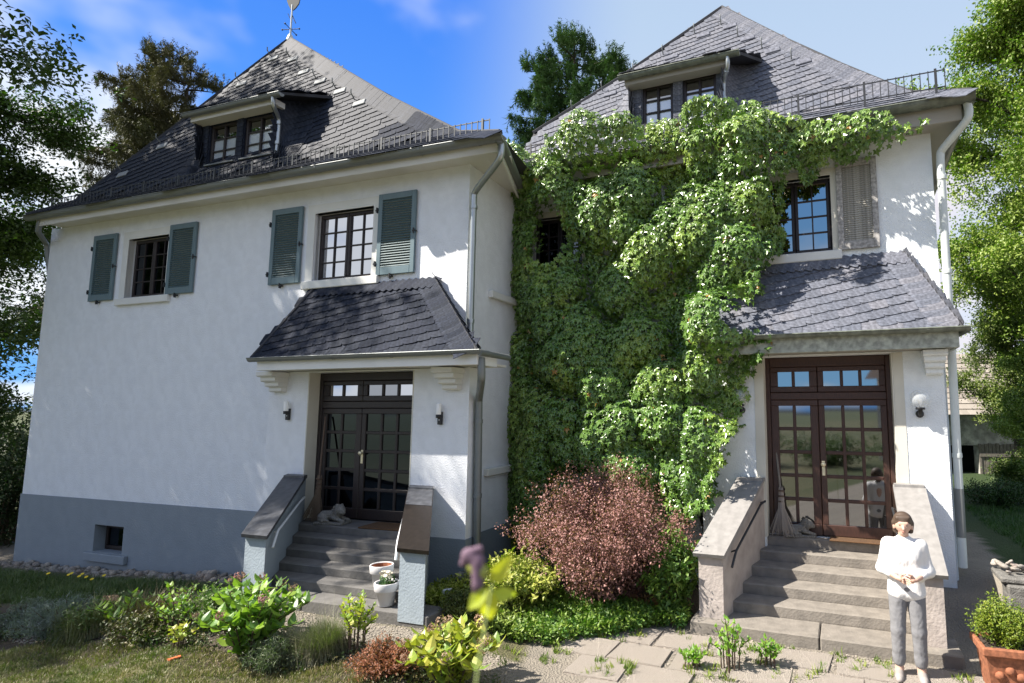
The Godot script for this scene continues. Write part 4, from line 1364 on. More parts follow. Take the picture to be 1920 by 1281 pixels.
func spruce(label: String, at: Vector3, h: float, r: float, from: float, ca: Color, cb: Color, bald: float) -> Node3D:
	var o := thing("spruce_tree", label, "tree", Transform3D(Basis(), at), "spruces behind the houses")
	var s := mb()
	var tops := [[Vector3.ZERO, h, 1.0], [v3(1.5, 0, 0.3), h * 0.94, 0.8], [v3(-1.1, 0, -0.4), h * 0.965, 0.8]]
	for q in tops: tube(s, [Vector3.ZERO, q[0] * 0.5 + v3(0, h * 0.55, 0), q[0] + v3(0, q[1], 0)], [0.32, 0.20, 0.02], 7)
	build(s, "trunk", M.bark, o)
	s = mb()
	var places := []; var cols := []
	for q in tops:
		var n: int = int(58 * q[2])
		for i in n:
			var t := i / float(n - 1)
			var y: float = lerpf(from * h, q[1] * 0.985, t)
			var az := i * 2.4 + rr(-0.5, 0.5)
			var len: float = r * q[2] * pow(1.0 - t, 0.45) * rr(0.5, 1.1) + 0.25
			if rng.randf() < bald and t < 0.6: continue
			var k: float = clampf(y / q[1], 0, 1)
			var b: Vector3 = q[0] * k + v3(0, y, 0)
			var pts := []
			for m in 6:
				var f := m / 5.0
				pts.append(b + v3(cos(az), 0, sin(az)) * len * f + v3(0, len * (0.10 * f - 0.42 * f * f + 0.30 * f * f * f), 0))
			tube(s, pts, [0.045, 0.038, 0.03, 0.022, 0.015, 0.008], 4)
			var tone := rng.randf()
			var cnt := int(len * 26) + 16
			for m in cnt:
				var f := pow(rng.randf(), 0.7)
				var p: Vector3 = pts[int(f * 4.99)].lerp(pts[int(f * 4.99) + 1], f * 5 - int(f * 4.99))
				p += v3(-sin(az), 0, cos(az)) * rr(-0.42, 0.42) * (1.2 - f) + v3(0, rr(-0.05, 0.05), 0)
				var up := t > 0.9
				places.append(Transform3D(Basis.from_euler(v3(rr(-0.4, 0.4) + (PI if up else 0.0), rr(0, TAU), rr(-0.4, 0.4))).scaled(Vector3.ONE * rr(0.6, 1.2)), p))
				cols.append(ca.lerp(cb, clampf(tone * 0.6 + rng.randf() * 0.5, 0, 1)))
	build(s, "branches", M.bark, o)
	multi("crown", needle_mesh(11, 0.72), M.needles, o, places, cols)
	return o

func shrub(called: String, label: String, category: String, at: Vector3, rx: float, h: float, stems: int, n: int, mesh: Mesh, size: float, ca: Color, cb: Color, m: Material, low := 0.15, group := "", stem_mat: Material = null) -> Node3D:
	var o := thing(called, label, category, Transform3D(Basis(), at), group)
	var s := mb()
	var tips := []
	for i in stems:
		var a := rr(0, TAU); var q := sqrt(rng.randf())
		var e := v3(cos(a) * rx * q, h * sqrt(maxf(0.0, 1.0 - q * q * 0.75)) * rr(0.72, 1.16), sin(a) * rx * q)
		var b := v3(cos(a), 0, sin(a)) * rx * 0.22 * q
		var pts := [b, b.lerp(e, 0.45) + v3(0, h * 0.16, 0), e]
		tube(s, pts, [0.012, 0.008, 0.003], 4)
		tips.append(pts)
	build(s, "stems", stem_mat if stem_mat else M.twig, o)
	var places := []; var cols := []
	for i in n:
		var p = tips[rng.randi() % tips.size()]
		var t := lerpf(low, 1.0, pow(rng.randf(), 0.75))
		var x: Vector3 = p[0].lerp(p[1], t * 2) if t < 0.5 else p[1].lerp(p[2], t * 2 - 1)
		x += v3(rng.randfn(), rng.randfn() * 0.7, rng.randfn()) * rx * 0.10
		places.append(Transform3D(rand_basis(size * rr(0.6, 1.25)), x))
		cols.append(ca.lerp(cb, rng.randf()))
	multi("foliage", mesh, m, o, places, cols)
	return o

func leafy_bush(called: String, label: String, category: String, at: Vector3, rx: float, h: float, stems: int, pairs: int, mesh: Mesh, mats: Array, heads: int, head_mats: Array, group := "", from := 0.35) -> Node3D:   # a bush whose large leaves are all pieces of their own
	var o := thing(called, label, category, Transform3D(Basis(), at), group)
	var s := mb()
	var ends := []
	for i in stems:
		var a := i * 2.4 + rr(-0.3, 0.3); var q := sqrt((i + 0.5) / stems)
		var e := v3(cos(a) * rx * q, h * (1.0 - 0.45 * q * q) * rr(0.85, 1.08), sin(a) * rx * q)
		var pts := [v3(cos(a), 0, sin(a)) * 0.10 * q, e * 0.5 + v3(0, h * 0.12, 0), e]
		tube(s, pts, [0.009, 0.007, 0.004], 5)
		ends.append(pts)
	build(s, "stems", M.twig, o)
	for pts in ends:
		for k in pairs:
			var t := lerpf(from, 1.0, k / float(max(1, pairs - 1)))
			var p: Vector3 = pts[0].lerp(pts[1], t * 2) if t < 0.5 else pts[1].lerp(pts[2], t * 2 - 1)
			var a0 := k * PI / 2 + rr(-0.3, 0.3)
			for q in 2:
				var a := a0 + q * PI
				var sc := rr(0.75, 1.15) * (0.7 if k == pairs - 1 else 1.0)
				var b := Basis(Vector3.UP, a) * Basis(Vector3.RIGHT, rr(0.75, 1.45)) * Basis(Vector3.UP, rr(-0.3, 0.3))
				inst(mesh, "leaf", mats[rng.randi() % mats.size()], o, Transform3D(b.scaled(Vector3.ONE * sc), p))
	var hm: ArrayMesh = null
	for k in heads:
		if hm == null:
			s = mb()
			for i in 46:
				var d := v3(rng.randfn(), rng.randfn() * 0.75, rng.randfn()).normalized() * rr(0.04, 0.055)
				var b := Basis.looking_at(d.normalized(), v3(0.1, 0.95, 0.3)) * Basis(Vector3.BACK, rr(0, 3))
				for w in 2:
					var t := Transform3D(b * Basis(Vector3.BACK, w * PI / 2), d)
					quad(s, t * v3(-0.014, -0.004, 0), t * v3(0, -0.006, -0.004), t * v3(0.014, 0.004, 0), t * v3(0, 0.006, -0.004))
			s.generate_normals()
			hm = s.commit()
		var e: Vector3 = ends[(k * 3 + 1) % ends.size()][2]
		inst(hm, "flower_head", head_mats[k % head_mats.size()], o, Transform3D(rand_basis(rr(0.8, 1.2)), e + v3(0, 0.035, 0)))
	return o

func ivy() -> void:
	var o := thing("ivy", "dense green ivy climbing over the front wall and eave of the right house", "ivy", RT)
	var outline := [Vector2(-7.08, 7.0), Vector2(-6.9, 6.9), Vector2(-6.58, 6.72), Vector2(-5.91, 6.75), Vector2(-5.18, 6.95), Vector2(-4.48, 6.78), Vector2(-3.9, 6.85), Vector2(-3.26, 6.85), Vector2(-2.65, 6.87), Vector2(-2.4, 6.62), Vector2(-1.84, 6.44), Vector2(-1.3, 6.28), Vector2(-0.9, 6.30), Vector2(-0.7, 6.18), Vector2(-0.36, 6.07), Vector2(0.0, 6.06), Vector2(-0.36, 5.96), Vector2(-0.79, 5.90), Vector2(-1.39, 5.79), Vector2(-1.75, 5.62), Vector2(-2.05, 5.70), Vector2(-2.22, 5.06), Vector2(-2.16, 4.5), Vector2(-2.51, 4.2), Vector2(-2.53, 3.74), Vector2(-2.9, 3.43), Vector2(-3.0, 3.16), Vector2(-2.35, 3.14), Vector2(-2.3, 3.02), Vector2(-2.62, 2.66), Vector2(-2.82, 2.09), Vector2(-2.95, 1.52), Vector2(-3.2, 1.11), Vector2(-3.25, 0.7), Vector2(-3.47, 0.45), Vector2(-3.72, 0.2), Vector2(-3.94, 0.05), Vector2(-4.6, -0.3), Vector2(-7.08, -0.5)]
	var pv := PackedVector2Array(outline)
	var hole := PackedVector2Array([Vector2(-6.46, 5.70), Vector2(-5.86, 5.66), Vector2(-5.88, 4.66), Vector2(-6.15, 4.58), Vector2(-6.44, 4.72)])
	var bumps := []
	for i in 190:
		bumps.append(v3(rr(-7.3, -0.2), rr(-0.4, 6.9), rr(0.24, 0.58)))
	# depth of the growth at a point: overlapping cushions
	var depth := func(x: float, y: float) -> float:
		var d := 0.16
		if y > 5.9: d = lerpf(0.16, 0.62, smooth(5.9, 6.4, y))
		if x > -3.6 and y < 3.8: d += 0.30 if y < 2.95 else 0.62
		if x > -2.7 and y > 5.6: d = lerpf(0.2, 0.66, smooth(5.62 if x > -1.9 else 5.2, 6.05, y))
		var k := 0.0
		for b in bumps:
			var q: float = ((x - b.x) * (x - b.x) + (y - b.y) * (y - b.y)) / (b.z * b.z)
			if q < 1.0: k = maxf(k, sqrt(1.0 - q) * b.z)
		return d + k * (lerpf(0.35, 1.3, smooth(-7.1, -6.2, x)) if x < -2.3 else 0.35)
	var step := 0.075
	var g := {}
	for j in range(-10, 104):
		for i in range(-102, 8):
			g[Vector2i(i, j)] = depth.call(i * step, j * step)
	var places := [[], []]; var cols := [[], []]
	var tries := 0
	while places[0].size() + places[1].size() < 38000 and tries < 130000:
		tries += 1
		var p := Vector2(rr(-7.3, 0.05), rr(-0.5, 6.98))
		var w := Vector2(noise.get_noise_2d(p.x * 90, p.y * 90), noise.get_noise_2d(p.x * 90 + 70, p.y * 90)) * 0.16
		if not Geometry2D.is_point_in_polygon(p + w, pv) or Geometry2D.is_point_in_polygon(p + w * 0.4, hole): continue
		var c := Vector2i(int(floor(p.x / step)), int(floor(p.y / step)))
		if not (g.has(c) and g.has(c + Vector2i.ONE)): continue
		var d: float = g[c]
		var n := v3(-(g[c + Vector2i(1, 0)] - d) / step * 0.6, -(g[c + Vector2i(0, 1)] - d) / step * 0.6, 1.0).limit_length(2.2)
		n = (n.normalized() + v3(rng.randfn(), rng.randfn() + 0.9, rng.randfn()) * 0.30).normalized()
		var inner := rng.randf() < 0.30
		var z: float = d * rr(0.2, 0.75) if inner else d + rr(-0.10, 0.04)
		var b := Basis.looking_at(-n, v3(rr(-0.35, 0.35), 1, 0.1)) * Basis(Vector3.BACK, rr(-0.6, 0.6))
		var sc := rr(0.55, 1.3)
		var fresh := smooth(0.0, 0.35, noise.get_noise_2d(p.x * 38 + 400, p.y * 38)) * 0.6 + (0.35 if p.y > 6.0 else 0.0)
		var a := Color(0.070, 0.145, 0.024).lerp(Color(0.130, 0.235, 0.034), rng.randf())
		a = a.lerp(Color(0.25, 0.35, 0.055), clampf(fresh * rng.randf() * 1.4, 0, 1))
		if rng.randf() < 0.004: a = Color(0.35, 0.20, 0.05)
		var v := rng.randi() % 2
		places[v].append(Transform3D(b.scaled(Vector3.ONE * sc), v3(p.x, p.y, z)))
		cols[v].append(a)
	multi("leaves", ivy_mesh(0.074), M.leaf_glossy, o, places[0], cols[0])
	multi("leaves", ivy_mesh(0.060), M.leaf_glossy, o, places[1], cols[1])
	var s := mb()
	for i in 14:
		var x := rr(-6.8, -3.6)
		var pts := [v3(x, -0.7, 0.06)]
		for k in 6: pts.append(v3(x + rr(-0.5, 0.5) + 0.2 * k, -0.1 + k * rr(0.7, 1.05), 0.07))
		tube(s, pts, [0.035, 0.03, 0.025, 0.02, 0.015, 0.01, 0.006], 5)
	build(s, "stems", M.bark, o)

func lawn() -> void:
	var gs := tuft_mesh(21, 12, 0.055, 0.05)
	var places := []; var cols := []
	while places.size() < 9000:     # worn, dry lawn in front
		var x := rr(-8.6, -0.7); var z := rr(-7.6, -5.2)
		var l := LT.affine_inverse() * v3(x, 0, z)
		if l.z < 3.05 + noise.get_noise_2d(x * 30, z * 30) * 0.25: continue
		var n := noise.get_noise_2d(x * 40, z * 40) * 0.5 + 0.5
		places.append(Transform3D(rand_basis(rr(0.55, 1.1)).rotated(Vector3.UP, 0), on_ground(x, z, -0.004)))
		cols.append(Color(0.26, 0.21, 0.095).lerp(Color(0.095, 0.14, 0.035), clampf(n * 1.2 - 0.42 + rr(-0.3, 0.3) + (0.25 if x < -4.5 else 0.0), 0, 1)))
	multi("dry_lawn", gs, M.leaf, self, places, cols)
	tag(get_child(get_child_count() - 1), "short dry lawn along the bottom of the left yard", "grass")
	var gl := tuft_mesh(22, 12, 0.17, 0.06, 0.008)
	places = []; cols = []
	while places.size() < 4200:     # longer green grass by the pebbles
		var q := LT * v3(rr(-12.5, -3.9), 0, rr(0.75, 2.2))
		places.append(Transform3D(rand_basis(rr(0.4, 1.0)), on_ground(q.x, q.z, -0.01)))
		cols.append(Color(0.05, 0.095, 0.022).lerp(Color(0.13, 0.16, 0.05), rng.randf()))
	multi("long_grass", gl, M.leaf, self, places, cols)
	tag(get_child(get_child_count() - 1), "uncut green grass between pebble strip and flower bed", "grass")
	places = []; cols = []
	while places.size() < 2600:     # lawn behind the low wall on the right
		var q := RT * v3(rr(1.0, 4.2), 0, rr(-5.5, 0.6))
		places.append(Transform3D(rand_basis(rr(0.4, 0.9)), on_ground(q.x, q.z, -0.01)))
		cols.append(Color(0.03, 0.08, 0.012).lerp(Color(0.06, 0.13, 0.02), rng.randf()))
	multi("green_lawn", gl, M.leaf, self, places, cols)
	tag(get_child(get_child_count() - 1), "deep green shaded lawn behind the low stone wall", "grass")

func gravel() -> void:
	var s := mb()
	lathe(s, [Vector2(0, -0.6), Vector2(0.75, -0.35), Vector2(1.0, 0.05), Vector2(0.65, 0.45), Vector2(0, 0.6)], 6)
	s.generate_normals()
	var stone := s.commit()
	var places := []; var cols := []
	for i in 9000:
		var p: Vector3
		if i < 4200: p = LT * v3(rr(-5.2, 2.2), 0, rr(2.0, 3.0))
		elif i < 5000: p = LT * v3(rr(-11, -4.2), 0, rr(0.05, 0.40))
		else: p = RT * v3(rr(-4.0, 0.9), 0, rr(2.1, 3.6))
		var sz := rr(0.006, 0.016) if i < 4200 or i >= 5000 else rr(0.012, 0.03)
		places.append(Transform3D(rand_basis(1.0).scaled(v3(sz * rr(0.8, 1.4), sz * 0.7, sz)), on_ground(p.x, p.z, 0.003)))
		cols.append(Color(0.32, 0.28, 0.23).lerp(Color(0.20, 0.175, 0.15), rng.randf()) * rr(0.7, 1.25))
	multi("gravel", stone, M.tinted, self, places, cols)
	tag(get_child(get_child_count() - 1), "small loose gravel lying round the stairs and along the wall", "gravel")
	# fist-sized pebbles along the plinth
	var big := []
	for k in 3:
		var bones := []
		for i in 3: bones.append([v3(rr(-0.03, 0.03), rr(-0.01, 0.01), rr(-0.02, 0.02)), v3(rr(-0.04, 0.04), rr(-0.012, 0.012), rr(-0.03, 0.03)), rr(0.03, 0.04), rr(0.022, 0.036)])
		var st := skin(bones, 0.014, 0.02)
		st.generate_normals()
		big.append(st.commit())
	for i in 95:
		var x := lerpf(-10.9, -4.0, (i + rr(0, 0.8)) / 95.0)
		var p := LT * v3(x, 0, rr(0.08, 0.40))
		var sc := rr(0.75, 1.35) * (1.3 if x > -6.5 and rng.randf() < 0.25 else 1.0)
		var o := inst(big[i % 3], numbered("pebble"), M.pebble[rng.randi() % 4], self, Transform3D(rand_basis(sc), on_ground(p.x, p.z, 0.02 * sc)))
		tag(o, "rounded pebble in the strip at the foot of the blue-grey plinth", "pebble", "pebbles along the plinth")

# ---------------------------------------------------------------- things
func at_l(x: float, y: float, z: float, turn := 0.0) -> Transform3D: return LT * Transform3D(Basis(Vector3.UP, turn), v3(x, y, z))
func at_r(x: float, y: float, z: float, turn := 0.0) -> Transform3D: return RT * Transform3D(Basis(Vector3.UP, turn), v3(x, y, z))

func weather_vane() -> void:
	var o := thing("weather_vane", "dark metal rooster weather vane on the roof tip of the white house", "weather vane", at_l(-6.64, 12.16, -2.13, 0.25))
	var s := mb()
	tube(s, [v3(0, 0, 0), v3(0, 0.14, 0)], [0.09, 0.05], 8)
	tube(s, [v3(0, 0.05, 0), v3(0, 0.95, 0)], 0.022, 8)
	build(s, "pole", M.zinc_bright, o)
	s = mb()
	for d in [Vector3.RIGHT, Vector3.BACK]:
		tube(s, [d * -0.22 + v3(0, 0.30, 0), d * 0.22 + v3(0, 0.30, 0)], 0.009, 6)
		for e in [-0.22, 0.22]: lathe(s, [Vector2(0, -0.03), Vector2(0.025, 0), Vector2(0, 0.03)], 6, Transform3D(Basis(), d * e + v3(0, 0.30, 0)))
	tube(s, [v3(0, 0.52, 0), v3(-0.10, 0.72, 0)], 0.008, 5); tube(s, [v3(0.12, 0.45, 0), v3(0.02, 0.66, 0)], 0.010, 5)
	build(s, "direction_arms", M.vane, o)
	s = mb()
	var cock := [Vector2(-0.03, 0.82), Vector2(0.04, 0.80), Vector2(0.10, 0.86), Vector2(0.17, 0.96), Vector2(0.19, 1.08), Vector2(0.24, 1.12), Vector2(0.25, 1.24), Vector2(0.21, 1.34), Vector2(0.16, 1.30), Vector2(0.15, 1.18), Vector2(0.10, 1.12), Vector2(0.03, 1.12), Vector2(-0.02, 1.20), Vector2(-0.02, 1.30), Vector2(0.00, 1.36), Vector2(-0.05, 1.41), Vector2(-0.10, 1.36), Vector2(-0.16, 1.33), Vector2(-0.12, 1.29), Vector2(-0.14, 1.20), Vector2(-0.14, 1.05), Vector2(-0.09, 0.93)]
	prism(s, cock, -0.014, 0.014)
	build(s, "rooster", M.vane, o)

func lamps() -> void:
	var o := thing("wall_lamp", "slim wall lamp with white glass tube left of the dark double door", "wall lamp", at_l(-3.17, 3.0, 0.352), "wall lamps of the white house")
	var s := mb()
	cbox(s, v3(-0.035, 0.0, 0.0), v3(0.035, 0.19, 0.05), 0.006)
	lathe(s, [Vector2(0, 0), Vector2(0.04, 0), Vector2(0.04, 0.05), Vector2(0, 0.05)], 12, Transform3D(Basis(), v3(0, 0.10, 0.07)))
	build(s, "lamp_base", M.black, o)
	s = mb()
	lathe(s, [Vector2(0, 0), Vector2(0.036, 0), Vector2(0.038, 0.01), Vector2(0.038, 0.15), Vector2(0.03, 0.165), Vector2(0, 0.168)], 14, Transform3D(Basis(), v3(0, 0.15, 0.07)))
	build(s, "lamp_shade", M.opal, o)
	s = mb()
	lathe(s, [Vector2(0, 0), Vector2(0.012, 0), Vector2(0.008, 0.006), Vector2(0, 0.008)], 8, Transform3D(Basis(Vector3.RIGHT, PI / 2), v3(0, 0.07, 0.05)))
	build(s, "sensor", M.steel_white, o)
	copy(o, at_l(-0.15, 2.95, 0.352), "slim wall lamp with white glass tube right of the dark double door")
	var g := thing("globe_lamp", "wall lamp with clear glass globe on bare wall right of the brown door", "wall lamp", at_r(-0.39, 2.0, 0.255), "globe lamps of the ivy house")
	s = mb()
	lathe(s, [Vector2(0, 0), Vector2(0.055, 0), Vector2(0.05, 0.03), Vector2(0.03, 0.045), Vector2(0, 0.045)], 14, Transform3D(Basis(Vector3.RIGHT, PI / 2), v3(0, -0.03, 0)))
	tube(s, [v3(0, -0.03, 0.03), v3(0, -0.04, 0.09), v3(0, 0.03, 0.11)], 0.03, 8)
	lathe(s, [Vector2(0, 0), Vector2(0.06, 0), Vector2(0.06, 0.03), Vector2(0, 0.03)], 14, Transform3D(Basis(), v3(0, 0.03, 0.11)))
	build(s, "lamp_base", M.black, g)
	s = mb()
	var prof := []
	for i in 13:
		var a := deg_to_rad(-65.0 + i * 155.0 / 12)
		prof.append(Vector2(cos(a) * 0.13 if i < 12 else 0.0, sin(a) * 0.13))
	lathe(s, prof, 22, Transform3D(Basis(), v3(0, 0.18, 0.11)))
	build(s, "globe", M.globe, g)
	s = mb()
	lathe(s, [Vector2(0.0, 0.0), Vector2(0.02, 0.0), Vector2(0.016, 0.04), Vector2(0.03, 0.08), Vector2(0.02, 0.12), Vector2(0, 0.13)], 10, Transform3D(Basis(), v3(0, 0.06, 0.11)))
	build(s, "bulb", M.opal, g)
	copy(g, at_r(-2.86, 2.05, 0.255), "wall lamp with clear glass globe half hidden in the ivy")

func doorstep_things() -> void:
	# birch broom
	var o := thing("broom", "twig broom leaning in the left corner of the dark double door", "broom", at_l(-2.47, 1.394, 0.40))
	var s := mb()
	tube(s, [v3(0.0, 0.62, -0.07), v3(-0.10, 1.66, -0.23)], [0.017, 0.014], 8)
	build(s, "handle", M.broom_wood, o)
	s = mb()
	var places := []
	for i in 150:
		var a := rr(0, TAU); var q := sqrt(rng.randf())
		var e := v3(cos(a) * 0.20 * q + 0.02, rr(0.0, 0.10), sin(a) * 0.09 * q + 0.04)
		tube(s, [v3(cos(a) * 0.03 * q, rr(0.60, 0.72), -0.08 + sin(a) * 0.03 * q), v3(cos(a) * 0.05 * q + 0.005, 0.40, -0.05 + sin(a) * 0.045 * q), e], [0.004, 0.004, 0.002], 3)
	build(s, "twigs", M.straw, o)
	s = mb()
	for y in [0.50, 0.58, 0.66]: tube(s, [v3(0, y - 0.012, -0.065), v3(0, y + 0.012, -0.068)], 0.045, 10)
	build(s, "binding", M.twig, o)
	var o2 := copy(o, at_r(-2.33, 0.135, 0.14), "twig broom leaning against the brown double door")
	o2.get_node("handle").material_override = M.grey_wood
	o2.get_node("twigs").material_override = mat(0.36, 0.31, 0.26, 0.95)
	# reclining lion
	var l := thing("lion_statue", "small stone lion lying on the doorstep of the dark double door", "statue", at_l(-2.02, 1.394, 0.47, 0.15).scaled_local(Vector3.ONE * 1.15))
	var bones := [[v3(-0.13, 0.11, 0), v3(0.06, 0.12, 0), 0.062, 0.066], [v3(0.06, 0.13, 0), v3(0.11, 0.19, 0.01), 0.075, 0.07], [v3(0.11, 0.19, 0.01), v3(0.15, 0.185, 0.03), 0.072, 0.055], [v3(0.15, 0.185, 0.03), v3(0.195, 0.16, 0.045), 0.042, 0.028],
		[v3(-0.13, 0.10, 0.05), v3(-0.06, 0.075, 0.085), 0.05, 0.032], [v3(-0.06, 0.06, 0.09), v3(0.0, 0.05, 0.095), 0.022, 0.02], [v3(0.06, 0.09, 0.05), v3(0.19, 0.05, 0.065), 0.035, 0.022], [v3(0.06, 0.09, -0.05), v3(0.19, 0.05, -0.055), 0.035, 0.022], [v3(0.19, 0.048, 0.065), v3(0.215, 0.048, 0.065), 0.022, 0.02], [v3(0.19, 0.048, -0.055), v3(0.215, 0.048, -0.055), 0.022, 0.02],
		[v3(-0.18, 0.09, 0.0), v3(-0.15, 0.055, 0.075), 0.018, 0.014], [v3(-0.15, 0.055, 0.075), v3(-0.07, 0.05, 0.115), 0.014, 0.018], [v3(0.10, 0.255, 0.045), v3(0.10, 0.265, 0.05), 0.016, 0.012], [v3(0.115, 0.25, -0.035), v3(0.115, 0.26, -0.04), 0.016, 0.012], [v3(0.17, 0.195, 0.06), v3(0.175, 0.195, 0.062), 0.013, 0.011], [v3(0.18, 0.198, 0.02), v3(0.185, 0.198, 0.02), 0.013, 0.011]]
	build(skin(bones, 0.0085, 0.018), "lion", M.lion, l)
	s = mb()
	for i in 60:      # curls of the mane
		var d := v3(rr(-0.7, 0.25), rr(-1, 1), rr(-1, 1)).normalized()
		var p := v3(0.095, 0.185, 0.01) + d * v3(0.075, 0.085, 0.078)
		tube(s, [p, p + d * 0.012 + v3(0, -0.018, 0)], [0.014, 0.006], 5)
	build(s, "mane", M.lion, l)
	s = mb()
	cbox(s, v3(-0.21, 0, -0.10), v3(0.23, 0.035, 0.115), 0.008)
	build(s, "plinth_slab", M.lion, l)
	copy(l, at_r(-2.08, 0.135, 0.05, 0.2), "small stone lion lying on the doorstep of the brown double door")
	# mats
	var m := thing("doormat", "brown coir doormat on the step before the dark double door", "doormat", at_l(-0.98, 1.395, 0.42, 0.02))
	s = mb()
	cbox(s, v3(-0.40, 0, -0.24), v3(0.36, 0.02, 0.20), 0.006)
	build(s, "mat", M.coir, m)
	copy(m, at_r(-1.25, 0.136, 0.05, -0.02), "brown coir doormat on the step before the brown double door")
	# two pots on the stairs
	var p := thing("flower_pot", "empty white-washed clay pot on the upper step behind another pot", "flower pot", at_l(-0.10, 0.934, 1.58), "white pots on the stairs")
	s = mb()
	lathe(s, [Vector2(0, 0), Vector2(0.085, 0), Vector2(0.092, 0.01), Vector2(0.118, 0.17), Vector2(0.135, 0.172), Vector2(0.142, 0.18), Vector2(0.147, 0.265), Vector2(0.143, 0.272), Vector2(0.128, 0.27), Vector2(0.118, 0.20), Vector2(0.09, 0.06), Vector2(0, 0.05)], 28)
	build(s, "pot", M.pot, p)
	s = mb()
	lathe(s, [Vector2(0.1265, 0.262), Vector2(0.1165, 0.20), Vector2(0.089, 0.064), Vector2(0, 0.056)], 28)
	build(s, "clay_inside", M.terracotta, p)
	var f := copy(p, at_l(0.22, 0.822, 1.86), "white-washed clay pot planted with small cream flowers on the lowest step")
	f.get_node("clay_inside").free()
	s = mb()
	lathe(s, [Vector2(0.118, 0.225), Vector2(0.05, 0.235), Vector2(0, 0.238)], 20)
	build(s, "soil", M.soil, f)
	var lm := leaf_mesh(0.06, 0.025)
	var lv := [mat(0.05, 0.12, 0.03, 0.5), mat(0.075, 0.15, 0.04, 0.5)]
	for i in 70:
		var a := rr(0, TAU)
		inst(lm, "leaf", lv[i % 2], f, Transform3D(Basis(Vector3.UP, a) * Basis(Vector3.RIGHT, rr(0.2, 1.3)), v3(cos(a) * 0.05, rr(0.23, 0.31), -sin(a) * 0.05) + v3(rr(-0.05, 0.05), 0, rr(-0.05, 0.05))))
	s = mb()
	for i in 9: quad(s, v3(0, 0, 0), v3(0.012, 0.012, 0.02).rotated(Vector3.UP, i * TAU / 9), v3(0, 0.014, 0.032).rotated(Vector3.UP, i * TAU / 9), v3(-0.012, 0.012, 0.02).rotated(Vector3.UP, i * TAU / 9))
	s.generate_normals()
	var fm := s.commit()
	for i in 16:
		var a := rr(0, TAU)
		inst(fm, "flower", M.cream, f, Transform3D(Basis.from_euler(v3(rr(-0.2, 0.9), rr(0, 6), rr(-0.4, 0.4))), v3(cos(a) * rr(0.01, 0.11), rr(0.32, 0.385), sin(a) * rr(0.01, 0.11))))

